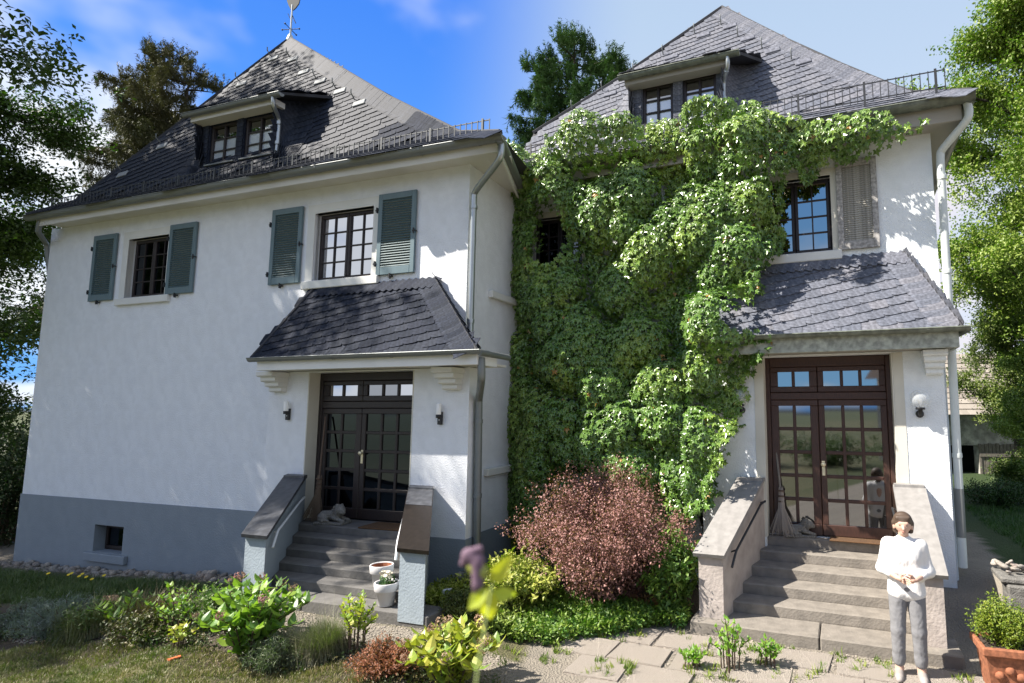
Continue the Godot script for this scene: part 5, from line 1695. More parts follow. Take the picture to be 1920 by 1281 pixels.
func person() -> void:
	var base := on_ground(3.07, -6.40)
	var o := thing("person", "person in grey cropped trousers and pale shirt standing before the brown stairs", "person", Transform3D(Basis(Vector3.UP, -0.40), base))
	var H := {}
	var arms := []
	var s := mb()
	var body := [[v3(0, 0.98, -0.01), v3(0, 1.24, -0.02), 0.085, 0.085], [v3(-0.07, 0.90, -0.005), v3(0.07, 0.90, -0.005), 0.09, 0.09], [v3(-0.10, 1.30, -0.01), v3(0.10, 1.30, -0.01), 0.075, 0.075], [v3(0, 1.32, -0.015), v3(0, 1.45, 0.0), 0.055, 0.05]]
	for k: float in [-1.0, 1.0]:
		var sh := v3(0.165 * k, 1.335, -0.015); var el := v3(0.225 * k, 1.07, -0.03); var wr := v3(0.085 * k, 1.035, 0.20)
		body.append_array([[sh, el, 0.045, 0.037], [el, wr, 0.036, 0.025]])
		arms.append([sh, el, wr])
		var hip := v3(0.085 * k, 0.86, 0); var kn := v3(0.098 * k, 0.47, 0.012); var an := v3(0.102 * k, 0.085, -0.02)
		body.append_array([[hip, kn, 0.078, 0.055], [kn, an, 0.054, 0.036], [an, v3(0.106 * k, 0.035, 0.0), 0.036, 0.034], [v3(0.106 * k, 0.04, -0.035), v3(0.112 * k, 0.032, 0.15), 0.032, 0.026]])
	skin(body, 0.014, 0.03, s)
	# head with face
	var hd := [[v3(0, 1.555, -0.012), v3(0, 1.535, 0.012), 0.086, 0.078], [v3(0, 1.50, 0.035), v3(0, 1.468, 0.048), 0.056, 0.034], [v3(0, 1.535, 0.088), v3(0, 1.506, 0.104), 0.010, 0.014], [v3(-0.084, 1.525, -0.008), v3(-0.086, 1.50, -0.004), 0.016, 0.012], [v3(0.084, 1.525, -0.008), v3(0.086, 1.50, -0.004), 0.016, 0.012], [v3(-0.035, 1.562, 0.074), v3(0.035, 1.562, 0.074), 0.012, 0.012], [v3(0, 1.45, 0.0), v3(0, 1.40, -0.008), 0.05, 0.05]]
	skin(hd, 0.007, 0.014, s)
	for k: float in [-1.0, 1.0]:   # hands, one laid over the other in front of the waist
		var w := v3(0.085 * k, 1.035, 0.20)
		var d := v3(-0.92 * k, -0.12, 0.36).normalized()
		var up := v3(0.1 * k, 0.9, 0.15); up = (up - d * up.dot(d)).normalized()
		var n: Vector3 = d.cross(up).normalized() * k
		var hand := [[w, w + d * 0.03, 0.024, 0.026]]
		var off := n * (0.016 if k > 0 else -0.012)
		for i in 4:
			var y: float = [0.030, 0.011, -0.009, -0.027][i]; var ln: float = [0.062, 0.072, 0.067, 0.050][i]
			var p := w + d * 0.035 + up * y * 0.8
			var q := w + d * (0.085 - 0.004 * i) + up * y + off
			hand.append([p, q, 0.014, 0.011])
			var a := q + (d * 0.9 - n * 0.25).normalized() * ln * 0.5
			var b := a + (d * 0.75 - n * 0.6).normalized() * ln * 0.45
			hand.append([q, a, 0.0095, 0.0085]); hand.append([a, b, 0.0085, 0.007])
		var t0 := w + d * 0.03 + up * 0.022; var t1 := t0 + (d * 0.5 + up * 0.85 - n * 0.2).normalized() * 0.04
		hand.append([t0, t1, 0.014, 0.010]); hand.append([t1, t1 + (d * 0.85 + up * 0.4).normalized() * 0.032, 0.010, 0.0075])
		skin(hand, 0.0045, 0.006, s)
	build(s, "body", M.skin, o)
	# clothes
	var sb := [[v3(-0.072, 0.86, -0.005), v3(-0.065, 1.08, 0.0), 0.112, 0.100], [v3(0.072, 0.86, -0.005), v3(0.065, 1.08, 0.0), 0.112, 0.100], [v3(-0.065, 1.08, 0.0), v3(-0.08, 1.27, 0.0), 0.100, 0.098], [v3(0.065, 1.08, 0.0), v3(0.08, 1.27, 0.0), 0.100, 0.098], [v3(-0.125, 1.33, -0.015), v3(0.125, 1.33, -0.015), 0.062, 0.062], [v3(-0.06, 1.21, 0.035), v3(0.06, 1.21, 0.035), 0.078, 0.078], [v3(0, 1.36, -0.01), v3(0, 1.39, -0.01), 0.07, 0.062]]
	for a in arms: sb.append_array([[a[0], a[1], 0.057, 0.050], [a[1], a[1].lerp(a[2], 0.55), 0.048, 0.040]])
	build(skin(sb, 0.012, 0.055), "shirt", M.shirt, o)
	var tb := [[v3(-0.07, 0.90, -0.005), v3(0.07, 0.90, -0.005), 0.105, 0.105]]
	for k: float in [-1.0, 1.0]: tb.append_array([[v3(0.085 * k, 0.86, 0), v3(0.098 * k, 0.47, 0.012), 0.093, 0.072], [v3(0.098 * k, 0.47, 0.012), v3(0.102 * k, 0.20, -0.012), 0.072, 0.062], [v3(0.102 * k, 0.20, -0.012), v3(0.102 * k, 0.155, -0.015), 0.062, 0.060], [v3(0.08 * k, 0.30, 0.025), v3(0.13 * k, 0.27, 0.02), 0.026, 0.026]])
	build(skin(tb, 0.012, 0.018), "trousers", M.trouser, o)
	s = mb()
	for k: float in [-1.0, 1.0]: skin([[v3(0.106 * k, 0.042, -0.045), v3(0.112 * k, 0.036, 0.12), 0.046, 0.042], [v3(0.112 * k, 0.036, 0.12), v3(0.114 * k, 0.032, 0.165), 0.042, 0.034]], 0.009, 0.012, s)
	build(s, "shoes", M.shoe, o)
	build(skin([[v3(0, 1.575, -0.022), v3(0, 1.565, -0.005), 0.096, 0.086], [v3(-0.076, 1.55, -0.025), v3(-0.072, 1.47, -0.035), 0.034, 0.028], [v3(0.076, 1.55, -0.025), v3(0.072, 1.47, -0.035), 0.034, 0.028], [v3(0, 1.52, -0.06), v3(0, 1.45, -0.062), 0.06, 0.05], [v3(-0.05, 1.612, 0.045), v3(0.05, 1.615, 0.045), 0.024, 0.024]], 0.008, 0.02), "hair", M.hair, o)
	s = mb()
	for k: float in [-1.0, 1.0]: lathe(s, [Vector2(0, -0.005), Vector2(0.0075, -0.004), Vector2(0.008, 0), Vector2(0.005, 0.003), Vector2(0, 0.005)], 10, Transform3D(Basis(Vector3.RIGHT, PI / 2), v3(0.031 * k, 1.542, 0.0825)))
	build(s, "eyes", M.eye, o)
	s = mb()
	tube(s, [v3(-0.022, 1.478, 0.083), v3(0, 1.476, 0.091), v3(0.022, 1.478, 0.083)], [0.002, 0.006, 0.002], 6)
	build(s, "mouth", M.lips, o)

func right_yard_things() -> void:
	var s: SurfaceTool
	# paving of exposed-aggregate slabs
	var P := Node3D.new()
	P.name = "path"
	add_child(P)
	kind(P, "structure")
	for j in 4:
		for i in 10:
			var c := v3(-5.9 + i * 0.66 + (0.3 if j % 2 else 0.0), 0, 2.45 + j * 0.52)
			if c.x > 0.55 or c.x < -4.9 + j * 0.25: continue
			if noise.get_noise_2d(c.x * 33, c.z * 33) > 0.38: continue
			s = mb()
			var pts := []
			for q in [Vector2(-0.31, -0.235), Vector2(0.31, -0.235), Vector2(0.31, 0.235), Vector2(-0.31, 0.235)]: pts.append(q + Vector2(rr(-0.03, 0.03), rr(-0.03, 0.03)))
			var w := RT * c
			prism(s, pts, -0.05, 0.018, Transform3D(RT.basis * Basis(Vector3.UP, rr(-0.04, 0.04)) * Basis(Vector3.RIGHT, -PI / 2 + rr(-0.012, 0.012)), on_ground(w.x, w.z)))
			build(s, "paving_slab", M.paving, P)
	# low wall of concrete blocks, rubble on top, hollow brick, planter
	var W := thing("low_stone_wall", "low retaining wall of grey concrete blocks right of the ivy house", "wall", at_r(0.0, 0, 0))
	for q in [[0.36, -0.75, 1.20, -0.38], [0.36, -0.37, 0.78, -0.06], [0.80, -0.37, 1.22, -0.06], [1.22, -0.75, 1.62, -0.33], [1.24, -0.32, 1.9, -0.05], [1.64, -0.75, 2.3, -0.33]]:
		s = mb()
		cbox(s, v3(q[0], q[1], 0.72 + rr(-0.02, 0.02)), v3(q[2], q[3], 1.02 + rr(-0.02, 0.02)), 0.018)
		build(s, "block", M.stone, W)
	s = mb()
	cbox(s, v3(0.30, -0.055, 0.45), v3(1.12, 0.02, 0.98), 0.02)
	build(s, "cover_slab", M.stone, W)
	for i in 46:
		var bones := []
		for k in 3: bones.append([v3(rr(-0.03, 0.03), rr(-0.01, 0.01), rr(-0.03, 0.03)), v3(rr(-0.04, 0.04), rr(-0.02, 0.02), rr(-0.03, 0.03)), rr(0.03, 0.05), rr(0.02, 0.045)])
		if i < 5:
			var mesh_s := skin(bones, 0.016, 0.02)
			mesh_s.generate_normals()
			rubble.append(mesh_s.commit())
		var x := rr(0.35, 1.5)
		var o := inst(rubble[i % 5], numbered("rubble_stone"), M.pebble[i % 4], self, at_r(x, (0.05 if x < 1.15 else -0.02) + rr(0, 0.05), rr(0.5, 0.92)) * Transform3D(rand_basis(rr(0.45, 1.0)) * Basis.from_scale(v3(1.3, 0.65, 1.0)), Vector3.ZERO))
		tag(o, "loose rubble stone heaped on the low grey wall", "stone", "rubble on the low wall")
	var B := thing("hollow_brick", "upright perforated brick leaning before the low grey wall", "brick", at_r(0.22, -0.68, 1.12, 0.15))
	s = mb()
	var holes := []
	for j in 6:
		for i in 2:
			var y := 0.035 + j * 0.052
			holes.append([-0.05 + i * 0.055 + (0.012 if j % 2 else 0.0), y, -0.022 + i * 0.055 + (0.012 if j % 2 else 0.0), y + 0.03])
	pierced(s, -0.075, 0.075, 0.0, 0.35, 0.05, 0.10, holes)
	build(s, "brick", M.stone, B)
	s = mb()
	box(s, v3(-0.07, 0.005, -0.02), v3(0.07, 0.345, -0.01))
	build(s, "core", M.dark_inside, B)
	var T := thing("terracotta_planter", "square terracotta planter at the bottom right corner holding a clipped bush", "planter", Transform3D(Basis(Vector3.UP, -0.3), on_ground(3.86, -6.12, -0.02)))
	s = mb()
	hexa(s, [v3(-0.15, 0, 0.15), v3(0.15, 0, 0.15), v3(0.15, 0, -0.15), v3(-0.15, 0, -0.15), v3(-0.20, 0.44, 0.20), v3(0.20, 0.44, 0.20), v3(0.20, 0.44, -0.20), v3(-0.20, 0.44, -0.20)])
	build(s, "pot", M.terracotta, T)
	s = mb()
	for q in [[-0.235, 0.19, 0.235, 0.235], [-0.235, -0.235, 0.235, -0.19], [-0.235, -0.19, -0.19, 0.19], [0.19, -0.19, 0.235, 0.19]]: cbox(s, v3(q[0], 0.40, q[1]), v3(q[2], 0.48, q[3]), 0.012)
	build(s, "rim", M.terracotta, T)
	s = mb()
	box(s, v3(-0.189, 0.441, -0.189), v3(0.189, 0.455, 0.189))
	build(s, "soil", M.soil, T)
	for k in [-1, 0, 1]:
		s = mb()
		lathe(s, [Vector2(0, -0.03), Vector2(0.03, -0.02), Vector2(0.045, 0.01), Vector2(0.02, 0.03), Vector2(0, 0.032)], 10, Transform3D(Basis(Vector3.RIGHT, PI / 2), v3(k * 0.09, 0.27 - 0.05 * absf(k), 0.178)))
		build(s, "relief_boss", M.terracotta, T)
	var small := cluster_mesh(16, 0.05, 0.028, 0.016, 31, 1.0)
	shrub("box_bush", "bright yellow-green box bush growing in the terracotta planter", "bush", T.position + v3(0.02, 0.42, 0), 0.27, 0.44, 40, 900, small, 1.0, Color(0.10, 0.17, 0.015), Color(0.26, 0.30, 0.03), M.leaf, 0.1)
	# red barberry and companions
	var tiny := cluster_mesh(18, 0.075, 0.034, 0.022, 32, 1.0)
	var p := RT * v3(-4.68, 0, 1.6)
	shrub("barberry_bush", "large rounded red-brown barberry bush before the ivy wall", "bush", on_ground(p.x, p.z), 1.24, 1.80, 90, 4600, tiny, 1.0, Color(0.17, 0.072, 0.064), Color(0.42, 0.205, 0.18), M.leaf, 0.16)
	var lv := cluster_mesh(9, 0.09, 0.10, 0.045, 33, 1.0)
	p = RT * v3(-3.62, 0, 1.72)
	shrub("green_shrub", "light green leafy shrub between red bush and the beige stair wall", "bush", on_ground(p.x, p.z), 0.36, 1.15, 26, 460, lv, 1.0, Color(0.075, 0.16, 0.03), Color(0.21, 0.30, 0.045), M.leaf, 0.1)
	p = RT * v3(-5.65, 0, 2.35)
	shrub("yellow_green_shrub", "low yellow-green shrub in front of the red bush", "bush", on_ground(p.x, p.z), 0.75, 0.62, 60, 900, lv, 0.7, Color(0.20, 0.25, 0.03), Color(0.42, 0.42, 0.08), M.leaf, 0.05)
	var places := []; var cols := []
	for i in 5200:
		var q := RT * v3(rr(-6.8, -3.35), 0, rr(1.7, 3.4))
		var l := RT.affine_inverse() * q
		if l.z > 2.1 + 1.2 * smooth(-3.4, -5.0, l.x) + noise.get_noise_2d(q.x * 60, q.z * 60) * 0.25: continue
		places.append(Transform3D(rand_basis(rr(0.4, 0.75)), on_ground(q.x, q.z, rr(0.02, 0.16))))
		cols.append(Color(0.055, 0.15, 0.022).lerp(Color(0.20, 0.29, 0.035), rng.randf()).lerp(Color(0.36, 0.36, 0.06), 0.6 * smooth(-4.8, -5.8, l.x)))
	multi("ground_cover", lv, M.leaf, self, places, cols)
	tag(get_child(get_child_count() - 1), "low bright green ground cover along the paving before the red bush", "ground cover")
	places = []; cols = []
	for i in 420:
		var q := RT * v3(rr(-4.9, -3.5), 0, rr(1.2, 2.0))
		places.append(Transform3D(rand_basis(rr(0.4, 0.8)), on_ground(q.x, q.z, rr(0.0, 0.03))))
		cols.append(Color(0.30, 0.16, 0.08).lerp(Color(0.42, 0.27, 0.15), rng.randf()))
	multi("fallen_leaves", lv, M.leaf, self, places, cols)
	tag(get_child(get_child_count() - 1), "dry brown leaves lying under the red bush", "leaves")
	var weed := tuft_mesh(41, 14, 0.10, 0.05, 0.012)
	places = []; cols = []
	for i in 700:
		var q := RT * v3(rr(-6.0, 0.4), 0, rr(2.15, 3.9))
		if noise.get_noise_2d(q.x * 70, q.z * 70) < 0.12: continue
		places.append(Transform3D(rand_basis(rr(0.4, 1.0)), on_ground(q.x, q.z)))
		cols.append(Color(0.10, 0.17, 0.02).lerp(Color(0.24, 0.28, 0.04), rng.randf()))
	multi("joint_weeds", weed, M.leaf, self, places, cols)
	tag(get_child(get_child_count() - 1), "weeds and grass growing in the joints of the paving", "weeds")
	var wl := leaf_mesh(0.085, 0.05)
	var wm := []
	for c in [[0.13, 0.23, 0.03], [0.20, 0.30, 0.04], [0.10, 0.19, 0.03]]: wm.append(mat(c[0], c[1], c[2], 0.5, {"back": Color(0.5, 0.7, 0.2)}))
	for q in [[-2.62, 2.95, 0.22, 0.55, 10], [-2.25, 2.75, 0.15, 0.30, 6], [-3.0, 3.1, 0.15, 0.24, 6]]:
		p = RT * v3(q[0], 0, q[1])
		leafy_bush("wild_seedling", ["tall light green wild seedling in front of the lowest brown step", "small wild seedling right of the tall one before the brown stairs", "small wild seedling left of the tall one before the brown stairs"][names.get("wild_seedling", -1) + 1], "plant", on_ground(p.x, p.z), q[2], q[3], q[4], 5, wl, wm, 0, [], "wild seedlings before the stairs")

var rubble := []

func left_yard_things() -> void:
	var hm := []
	for c in [[0.085, 0.17, 0.028], [0.13, 0.235, 0.035], [0.06, 0.13, 0.025], [0.20, 0.29, 0.045]]: hm.append(mat(c[0], c[1], c[2], 0.42, {"back": Color(0.45, 0.6, 0.15)}))
	var ym := []
	for c in [[0.20, 0.27, 0.035], [0.30, 0.33, 0.05], [0.12, 0.20, 0.03], [0.38, 0.36, 0.06]]: ym.append(mat(c[0], c[1], c[2], 0.42, {"back": Color(0.55, 0.6, 0.15)}))
	var pink := [mat(0.42, 0.22, 0.19, 0.9), mat(0.36, 0.24, 0.16, 0.9), mat(0.48, 0.27, 0.25, 0.9)]
	var tan_ := [mat(0.40, 0.28, 0.19, 0.9), mat(0.34, 0.21, 0.14, 0.9)]
	var big := leaf_mesh(0.155, 0.092)
	var p := LT * v3(-0.62, 0, 2.98)
	leafy_bush("hydrangea", "large green hydrangea with faded pink heads left of the grey stairs", "bush", on_ground(p.x, p.z), 0.60, 0.80, 30, 8, big, hm, 11, pink, "hydrangeas in the flower bed", 0.12)
	p = LT * v3(1.80, 0, 2.80)
	leafy_bush("hydrangea", "yellow-green hydrangea with dry tan heads right of the grey stairs", "bush", on_ground(p.x, p.z), 0.50, 0.58, 26, 8, big, ym, 9, tan_, "hydrangeas in the flower bed", 0.10)
	var rl := leaf_mesh(0.075, 0.045)
	var rm := []
	for c in [[0.22, 0.29, 0.04], [0.36, 0.36, 0.05], [0.12, 0.20, 0.03]]: rm.append(mat(c[0], c[1], c[2], 0.5, {"back": Color(0.55, 0.65, 0.15)}))
	p = LT * v3(0.58, 0, 2.75)
	leafy_bush("rose_bush", "slender rose bush with yellowing leaves before the white flower pots", "bush", on_ground(p.x, p.z), 0.22, 0.62, 9, 9, rl, rm, 0, [])
	p = LT * v3(-1.9, 0, 2.85)
	leafy_bush("rose_bush", "green rose bush left of the large green hydrangea", "bush", on_ground(p.x, p.z), 0.34, 0.62, 11, 8, rl, hm, 0, [])
	p = LT * v3(-2.9, 0, 2.8)
	leafy_bush("peony_plant", "dark green peony leaves amid brown stalks in the middle of the bed", "plant", on_ground(p.x, p.z), 0.38, 0.42, 12, 6, leaf_mesh(0.13, 0.05), hm, 3, tan_)
	var ml := leaf_mesh(0.07, 0.065)
	p = LT * v3(-1.45, 0, 3.15)
	leafy_bush("maple_seedling", "pale yellow-green maple seedling at the edge of the dry lawn", "plant", on_ground(p.x, p.z), 0.16, 0.26, 6, 4, ml, ym, 0, [])
	# fine-stemmed plants
	var stalk := tuft_mesh(51, 26, 0.42, 0.11, 0.005)
	var fine := tuft_mesh(52, 22, 0.30, 0.10, 0.006)
	for q in [["lavender_bush", "faded lavender with upright stalks before the grey stairs", "bush", 0.28, 2.92, 0.30, 0.34, Color(0.13, 0.14, 0.085), Color(0.25, 0.22, 0.15), 150, stalk], ["withered_perennials", "brown withered stalks between lavender and rose bush", "plant", -2.55, 2.75, 0.55, 0.30, Color(0.15, 0.085, 0.045), Color(0.26, 0.18, 0.10), 130, stalk], ["bedding_plants", "straggly grey-green stalks in the flower bed left of the peony", "plant", -3.35, 2.95, 0.45, 0.3, Color(0.10, 0.13, 0.05), Color(0.22, 0.20, 0.11), 130, stalk]]:
		p = LT * v3(q[3], 0, q[4])
		var o := thing(q[0], q[1], q[2], Transform3D(Basis(), on_ground(p.x, p.z)))
		var places := []; var cols := []
		for i in q[9]:
			var a := rr(0, TAU); var k := sqrt(rng.randf())
			var b := Basis(v3(sin(a), 0, -cos(a)), -0.55 * k + rr(-0.15, 0.15)) * Basis(Vector3.UP, rr(0, TAU))
			var at := v3(cos(a) * k * q[5] * 0.8, 0, sin(a) * k * q[5] * 0.45)
			at.y = ground_y(p.x + at.x, p.z + at.z) - ground_y(p.x, p.z)
			places.append(Transform3D(b.scaled(v3(1, q[6] / 0.34, 1) * rr(0.7, 1.1)), at))
			cols.append(q[7].lerp(q[8], rng.randf()))
		multi("stalks", q[10], M.leaf, o, places, cols)
	var grey := cluster_mesh(18, 0.06, 0.055, 0.008, 64, 1.0)
	p = LT * v3(-3.95, 0, 2.85)
	shrub("lavender_bush", "silvery grey lavender cushion at the left end of the bed", "bush", on_ground(p.x, p.z), 0.55, 0.42, 50, 900, grey, 1.0, Color(0.13, 0.155, 0.15), Color(0.27, 0.30, 0.29), M.leaf, 0.05)
	p = LT * v3(-5.0, 0, 2.75)
	shrub("lavender_bush", "smaller grey lavender beyond the silvery cushion at the left edge", "bush", on_ground(p.x, p.z), 0.40, 0.36, 36, 500, grey, 1.0, Color(0.12, 0.145, 0.12), Color(0.24, 0.26, 0.22), M.leaf, 0.05)
	var lv := cluster_mesh(9, 0.07, 0.06, 0.03, 61, 1.0)
	var places := []; var cols := []
	for i in 1500:
		var q := LT * v3(rr(-6.4, 2.4), 0, rr(2.55, 3.2))
		if bed_zone(q.x, q.z) < 0.35 or noise.get_noise_2d(q.x * 55, q.z * 55) < -0.1: continue
		places.append(Transform3D(rand_basis(rr(0.4, 1.0)), on_ground(q.x, q.z, rr(0.0, 0.10))))
		cols.append(Color(0.045, 0.085, 0.022).lerp(Color(0.16, 0.12, 0.05), pow(rng.randf(), 1.5)))
	multi("bed_undergrowth", lv, M.leaf, self, places, cols)
	tag(get_child(get_child_count() - 1), "low creeping greenery and dead leaves covering the flower bed", "undergrowth")
	p = LT * v3(1.15, 0, 2.98)
	shrub("dry_spirea", "low rust-red dried shrub at the edge of the dry lawn", "bush", on_ground(p.x, p.z), 0.36, 0.27, 46, 520, cluster_mesh(12, 0.05, 0.034, 0.012, 63, 1.0), 1.0, Color(0.20, 0.06, 0.025), Color(0.38, 0.15, 0.07), M.leaf, 0.1)
	p = LT * v3(-3.3, 0, 2.75)
	shrub("trailing_plant", "low dark green trailing plant between lavender and peony leaves", "plant", on_ground(p.x, p.z), 0.5, 0.32, 30, 420, lv, 0.9, Color(0.05, 0.10, 0.025), Color(0.13, 0.17, 0.05), M.leaf, 0.05)
	p = LT * v3(-2.25, 0, 3.0)
	shrub("trailing_plant", "dark reddish-green creeping plant right of the peony leaves", "plant", on_ground(p.x, p.z), 0.42, 0.30, 26, 380, lv, 0.9, Color(0.06, 0.09, 0.025), Color(0.16, 0.13, 0.05), M.leaf, 0.05)
	p = LT * v3(-0.05, 0, 3.05)
	shrub("catmint", "low grey-green catmint at the foot of the large green hydrangea", "plant", on_ground(p.x, p.z), 0.36, 0.30, 30, 420, grey, 1.0, Color(0.10, 0.13, 0.07), Color(0.22, 0.24, 0.15), M.leaf, 0.05)
	p = LT * v3(-1.55, 0, 2.7)
	shrub("young_currant", "small mid-green currant bush behind the maple seedling", "bush", on_ground(p.x, p.z), 0.34, 0.50, 18, 260, lv, 1.0, Color(0.07, 0.13, 0.03), Color(0.16, 0.22, 0.05), M.leaf, 0.1)
	# dandelions by the basement window
	var s := mb()
	for i in 14: quad(s, v3(0, 0, 0), v3(0.006, 0.004, 0.014).rotated(Vector3.UP, i * TAU / 14), v3(0, 0.005, 0.024).rotated(Vector3.UP, i * TAU / 14), v3(-0.006, 0.004, 0.014).rotated(Vector3.UP, i * TAU / 14))
	s.generate_normals()
	var head := s.commit()
	for i in 8:
		p = LT * v3(-7.55 + i * 0.17 + rr(-0.06, 0.06), 0, 0.95 + rr(-0.15, 0.25))
		var o := thing("dandelion", "yellow dandelion in the grass below the basement window", "flower", Transform3D(Basis(), on_ground(p.x, p.z)), "dandelions below the basement window")
		s = mb()
		tube(s, [Vector3.ZERO, v3(rr(-0.02, 0.02), 0.16, 0.01)], 0.003, 4)
		build(s, "stem", hm[1], o)
		inst(head, "flower_head", M.yellow, o, Transform3D(Basis(Vector3.RIGHT, 0.5).scaled(Vector3.ONE * 1.3), v3(0, 0.16, 0.01)))
	# orange shard in the lawn
	s = mb()
	prism(s, [Vector2(-0.018, -0.06), Vector2(0.022, -0.05), Vector2(0.03, 0.05), Vector2(-0.01, 0.065)], 0, 0.015, Transform3D(Basis(Vector3.UP, -0.5) * Basis(Vector3.RIGHT, -PI / 2), on_ground(-4.60, -6.48, 0.012)))
	tag(build(s, "tile_shard", M.orange_tile), "small orange piece of broken tile lying on the dry lawn", "tile shard")
	# clipped box, crate with plastic, stones on the right of the stairs
	var small := cluster_mesh(16, 0.05, 0.028, 0.016, 62, 1.0)
	p = LT * v3(1.12, 0, 1.55)
	shrub("box_bush", "small clipped olive-green box bush right of the grey stairs", "bush", on_ground(p.x, p.z), 0.27, 0.30, 34, 560, small, 1.0, Color(0.055, 0.085, 0.018), Color(0.15, 0.16, 0.03), M.leaf, 0.1)
	var C := thing("plastic_crate", "pale grey crate with crumpled plastic behind the box bush", "crate", Transform3D(LT.basis, LT * v3(0.62, 0.63, 1.25)))
	s = mb()
	for q in [[-0.16, 0.10, 0.16, 0.12], [-0.16, -0.12, 0.16, -0.10], [-0.16, -0.10, -0.14, 0.10], [0.14, -0.10, 0.16, 0.10]]: box(s, v3(q[0], 0, q[1]), v3(q[2], 0.11, q[3]))
	build(s, "crate_body", M.crate, C)
	build(skin([[v3(-0.08, 0.10, 0), v3(0.02, 0.22, 0.02), 0.04, 0.03], [v3(0.02, 0.22, 0.02), v3(0.10, 0.26, -0.02), 0.035, 0.012], [v3(0.0, 0.10, 0.03), v3(0.10, 0.12, 0.0), 0.05, 0.03]], 0.014, 0.012), "plastic_sheet", M.plastic_bag, C)
	for q in [[0.55, 0.86, 0.65, 0.16, "upper"], [0.72, 0.68, 0.75, 0.19, "lower"], [0.95, 0.72, 0.5, 0.15, "farther"]]:
		var bones := []
		for k in 4: bones.append([v3(rr(-0.10, 0.10), rr(-0.03, 0.03), rr(-0.05, 0.05)), v3(rr(-0.12, 0.12), rr(-0.03, 0.03), rr(-0.05, 0.05)), q[3] * rr(0.4, 0.6), q[3] * rr(0.4, 0.55)])
		var st := skin(bones, 0.02, 0.01)
		var o := build(st, "field_stone", M.stone)
		o.transform = at_l(q[0], q[1], q[2], rr(0, 1))
		tag(o, "rough grey field stone at the right corner of the white house, the %s one" % q[4], "stone", "field stones at the house corner")

func close_flower() -> void:
	var o := thing("hibiscus_branch", "yellow-green hibiscus twig with a withered purple bud close to the viewer", "plant", Transform3D(Basis(), v3(-0.243, -0.262, -1.0)))
	var s := mb()
	tube(s, [v3(0.16, -2.45, 0.60), v3(0.13, -0.9, 0.62), v3(0.085, -0.30, 0.45), v3(0.058, -0.085, 0.15), v3(0.045, -0.02, 0.0), v3(0.02, 0.005, 0.0)], [0.006, 0.004, 0.002, 0.0015, 0.0015, 0.0018], 8)
	build(s, "stem", mat(0.16, 0.20, 0.05, 0.6), o)
	build(skin([[v3(0.018, 0.014, 0.0), v3(0.004, 0.024, 0.002), 0.013, 0.011], [v3(0.002, 0.018, 0.002), v3(-0.004, 0.010, 0.002), 0.009, 0.006], [v3(0.020, 0.008, 0.004), v3(0.022, -0.022, 0.006), 0.010, 0.009], [v3(0.022, -0.022, 0.006), v3(0.018, -0.032, 0.004), 0.008, 0.005], [v3(0.012, 0.03, 0.004), v3(0.022, 0.032, 0.0), 0.006, 0.007]], 0.0025, 0.004), "withered_bud", mat(0.14, 0.085, 0.12, 0.8), o)
	build(skin([[v3(0.012, 0.006, 0.0), v3(0.024, -0.004, 0.0), 0.011, 0.013]], 0.0025, 0.004), "green_bud", mat(0.25, 0.27, 0.05, 0.6), o)
	var l := leaf_mesh(0.085, 0.045, 0.15, 0.3)
	var ms := [mat(0.42, 0.42, 0.04, 0.5, {"back": Color(0.8, 0.85, 0.1)}), mat(0.33, 0.38, 0.05, 0.5, {"back": Color(0.7, 0.8, 0.1)})]
	for q in [[v3(0.035, -0.025, 0.01), v3(0.2, 0.2, 3.3), 0.8], [v3(0.04, -0.028, 0.012), v3(-0.3, -0.3, 2.3), 0.6], [v3(0.042, -0.02, 0.0), v3(0.2, 0, -0.7), 0.62], [v3(0.045, -0.035, 0.0), v3(0.1, 0.4, -1.9), 0.55]]:
		inst(l, "leaf", ms[0 if q[1].x > 0.15 else 1], o, Transform3D(Basis.from_euler(q[1]).scaled(Vector3.ONE * q[2]), q[0]))

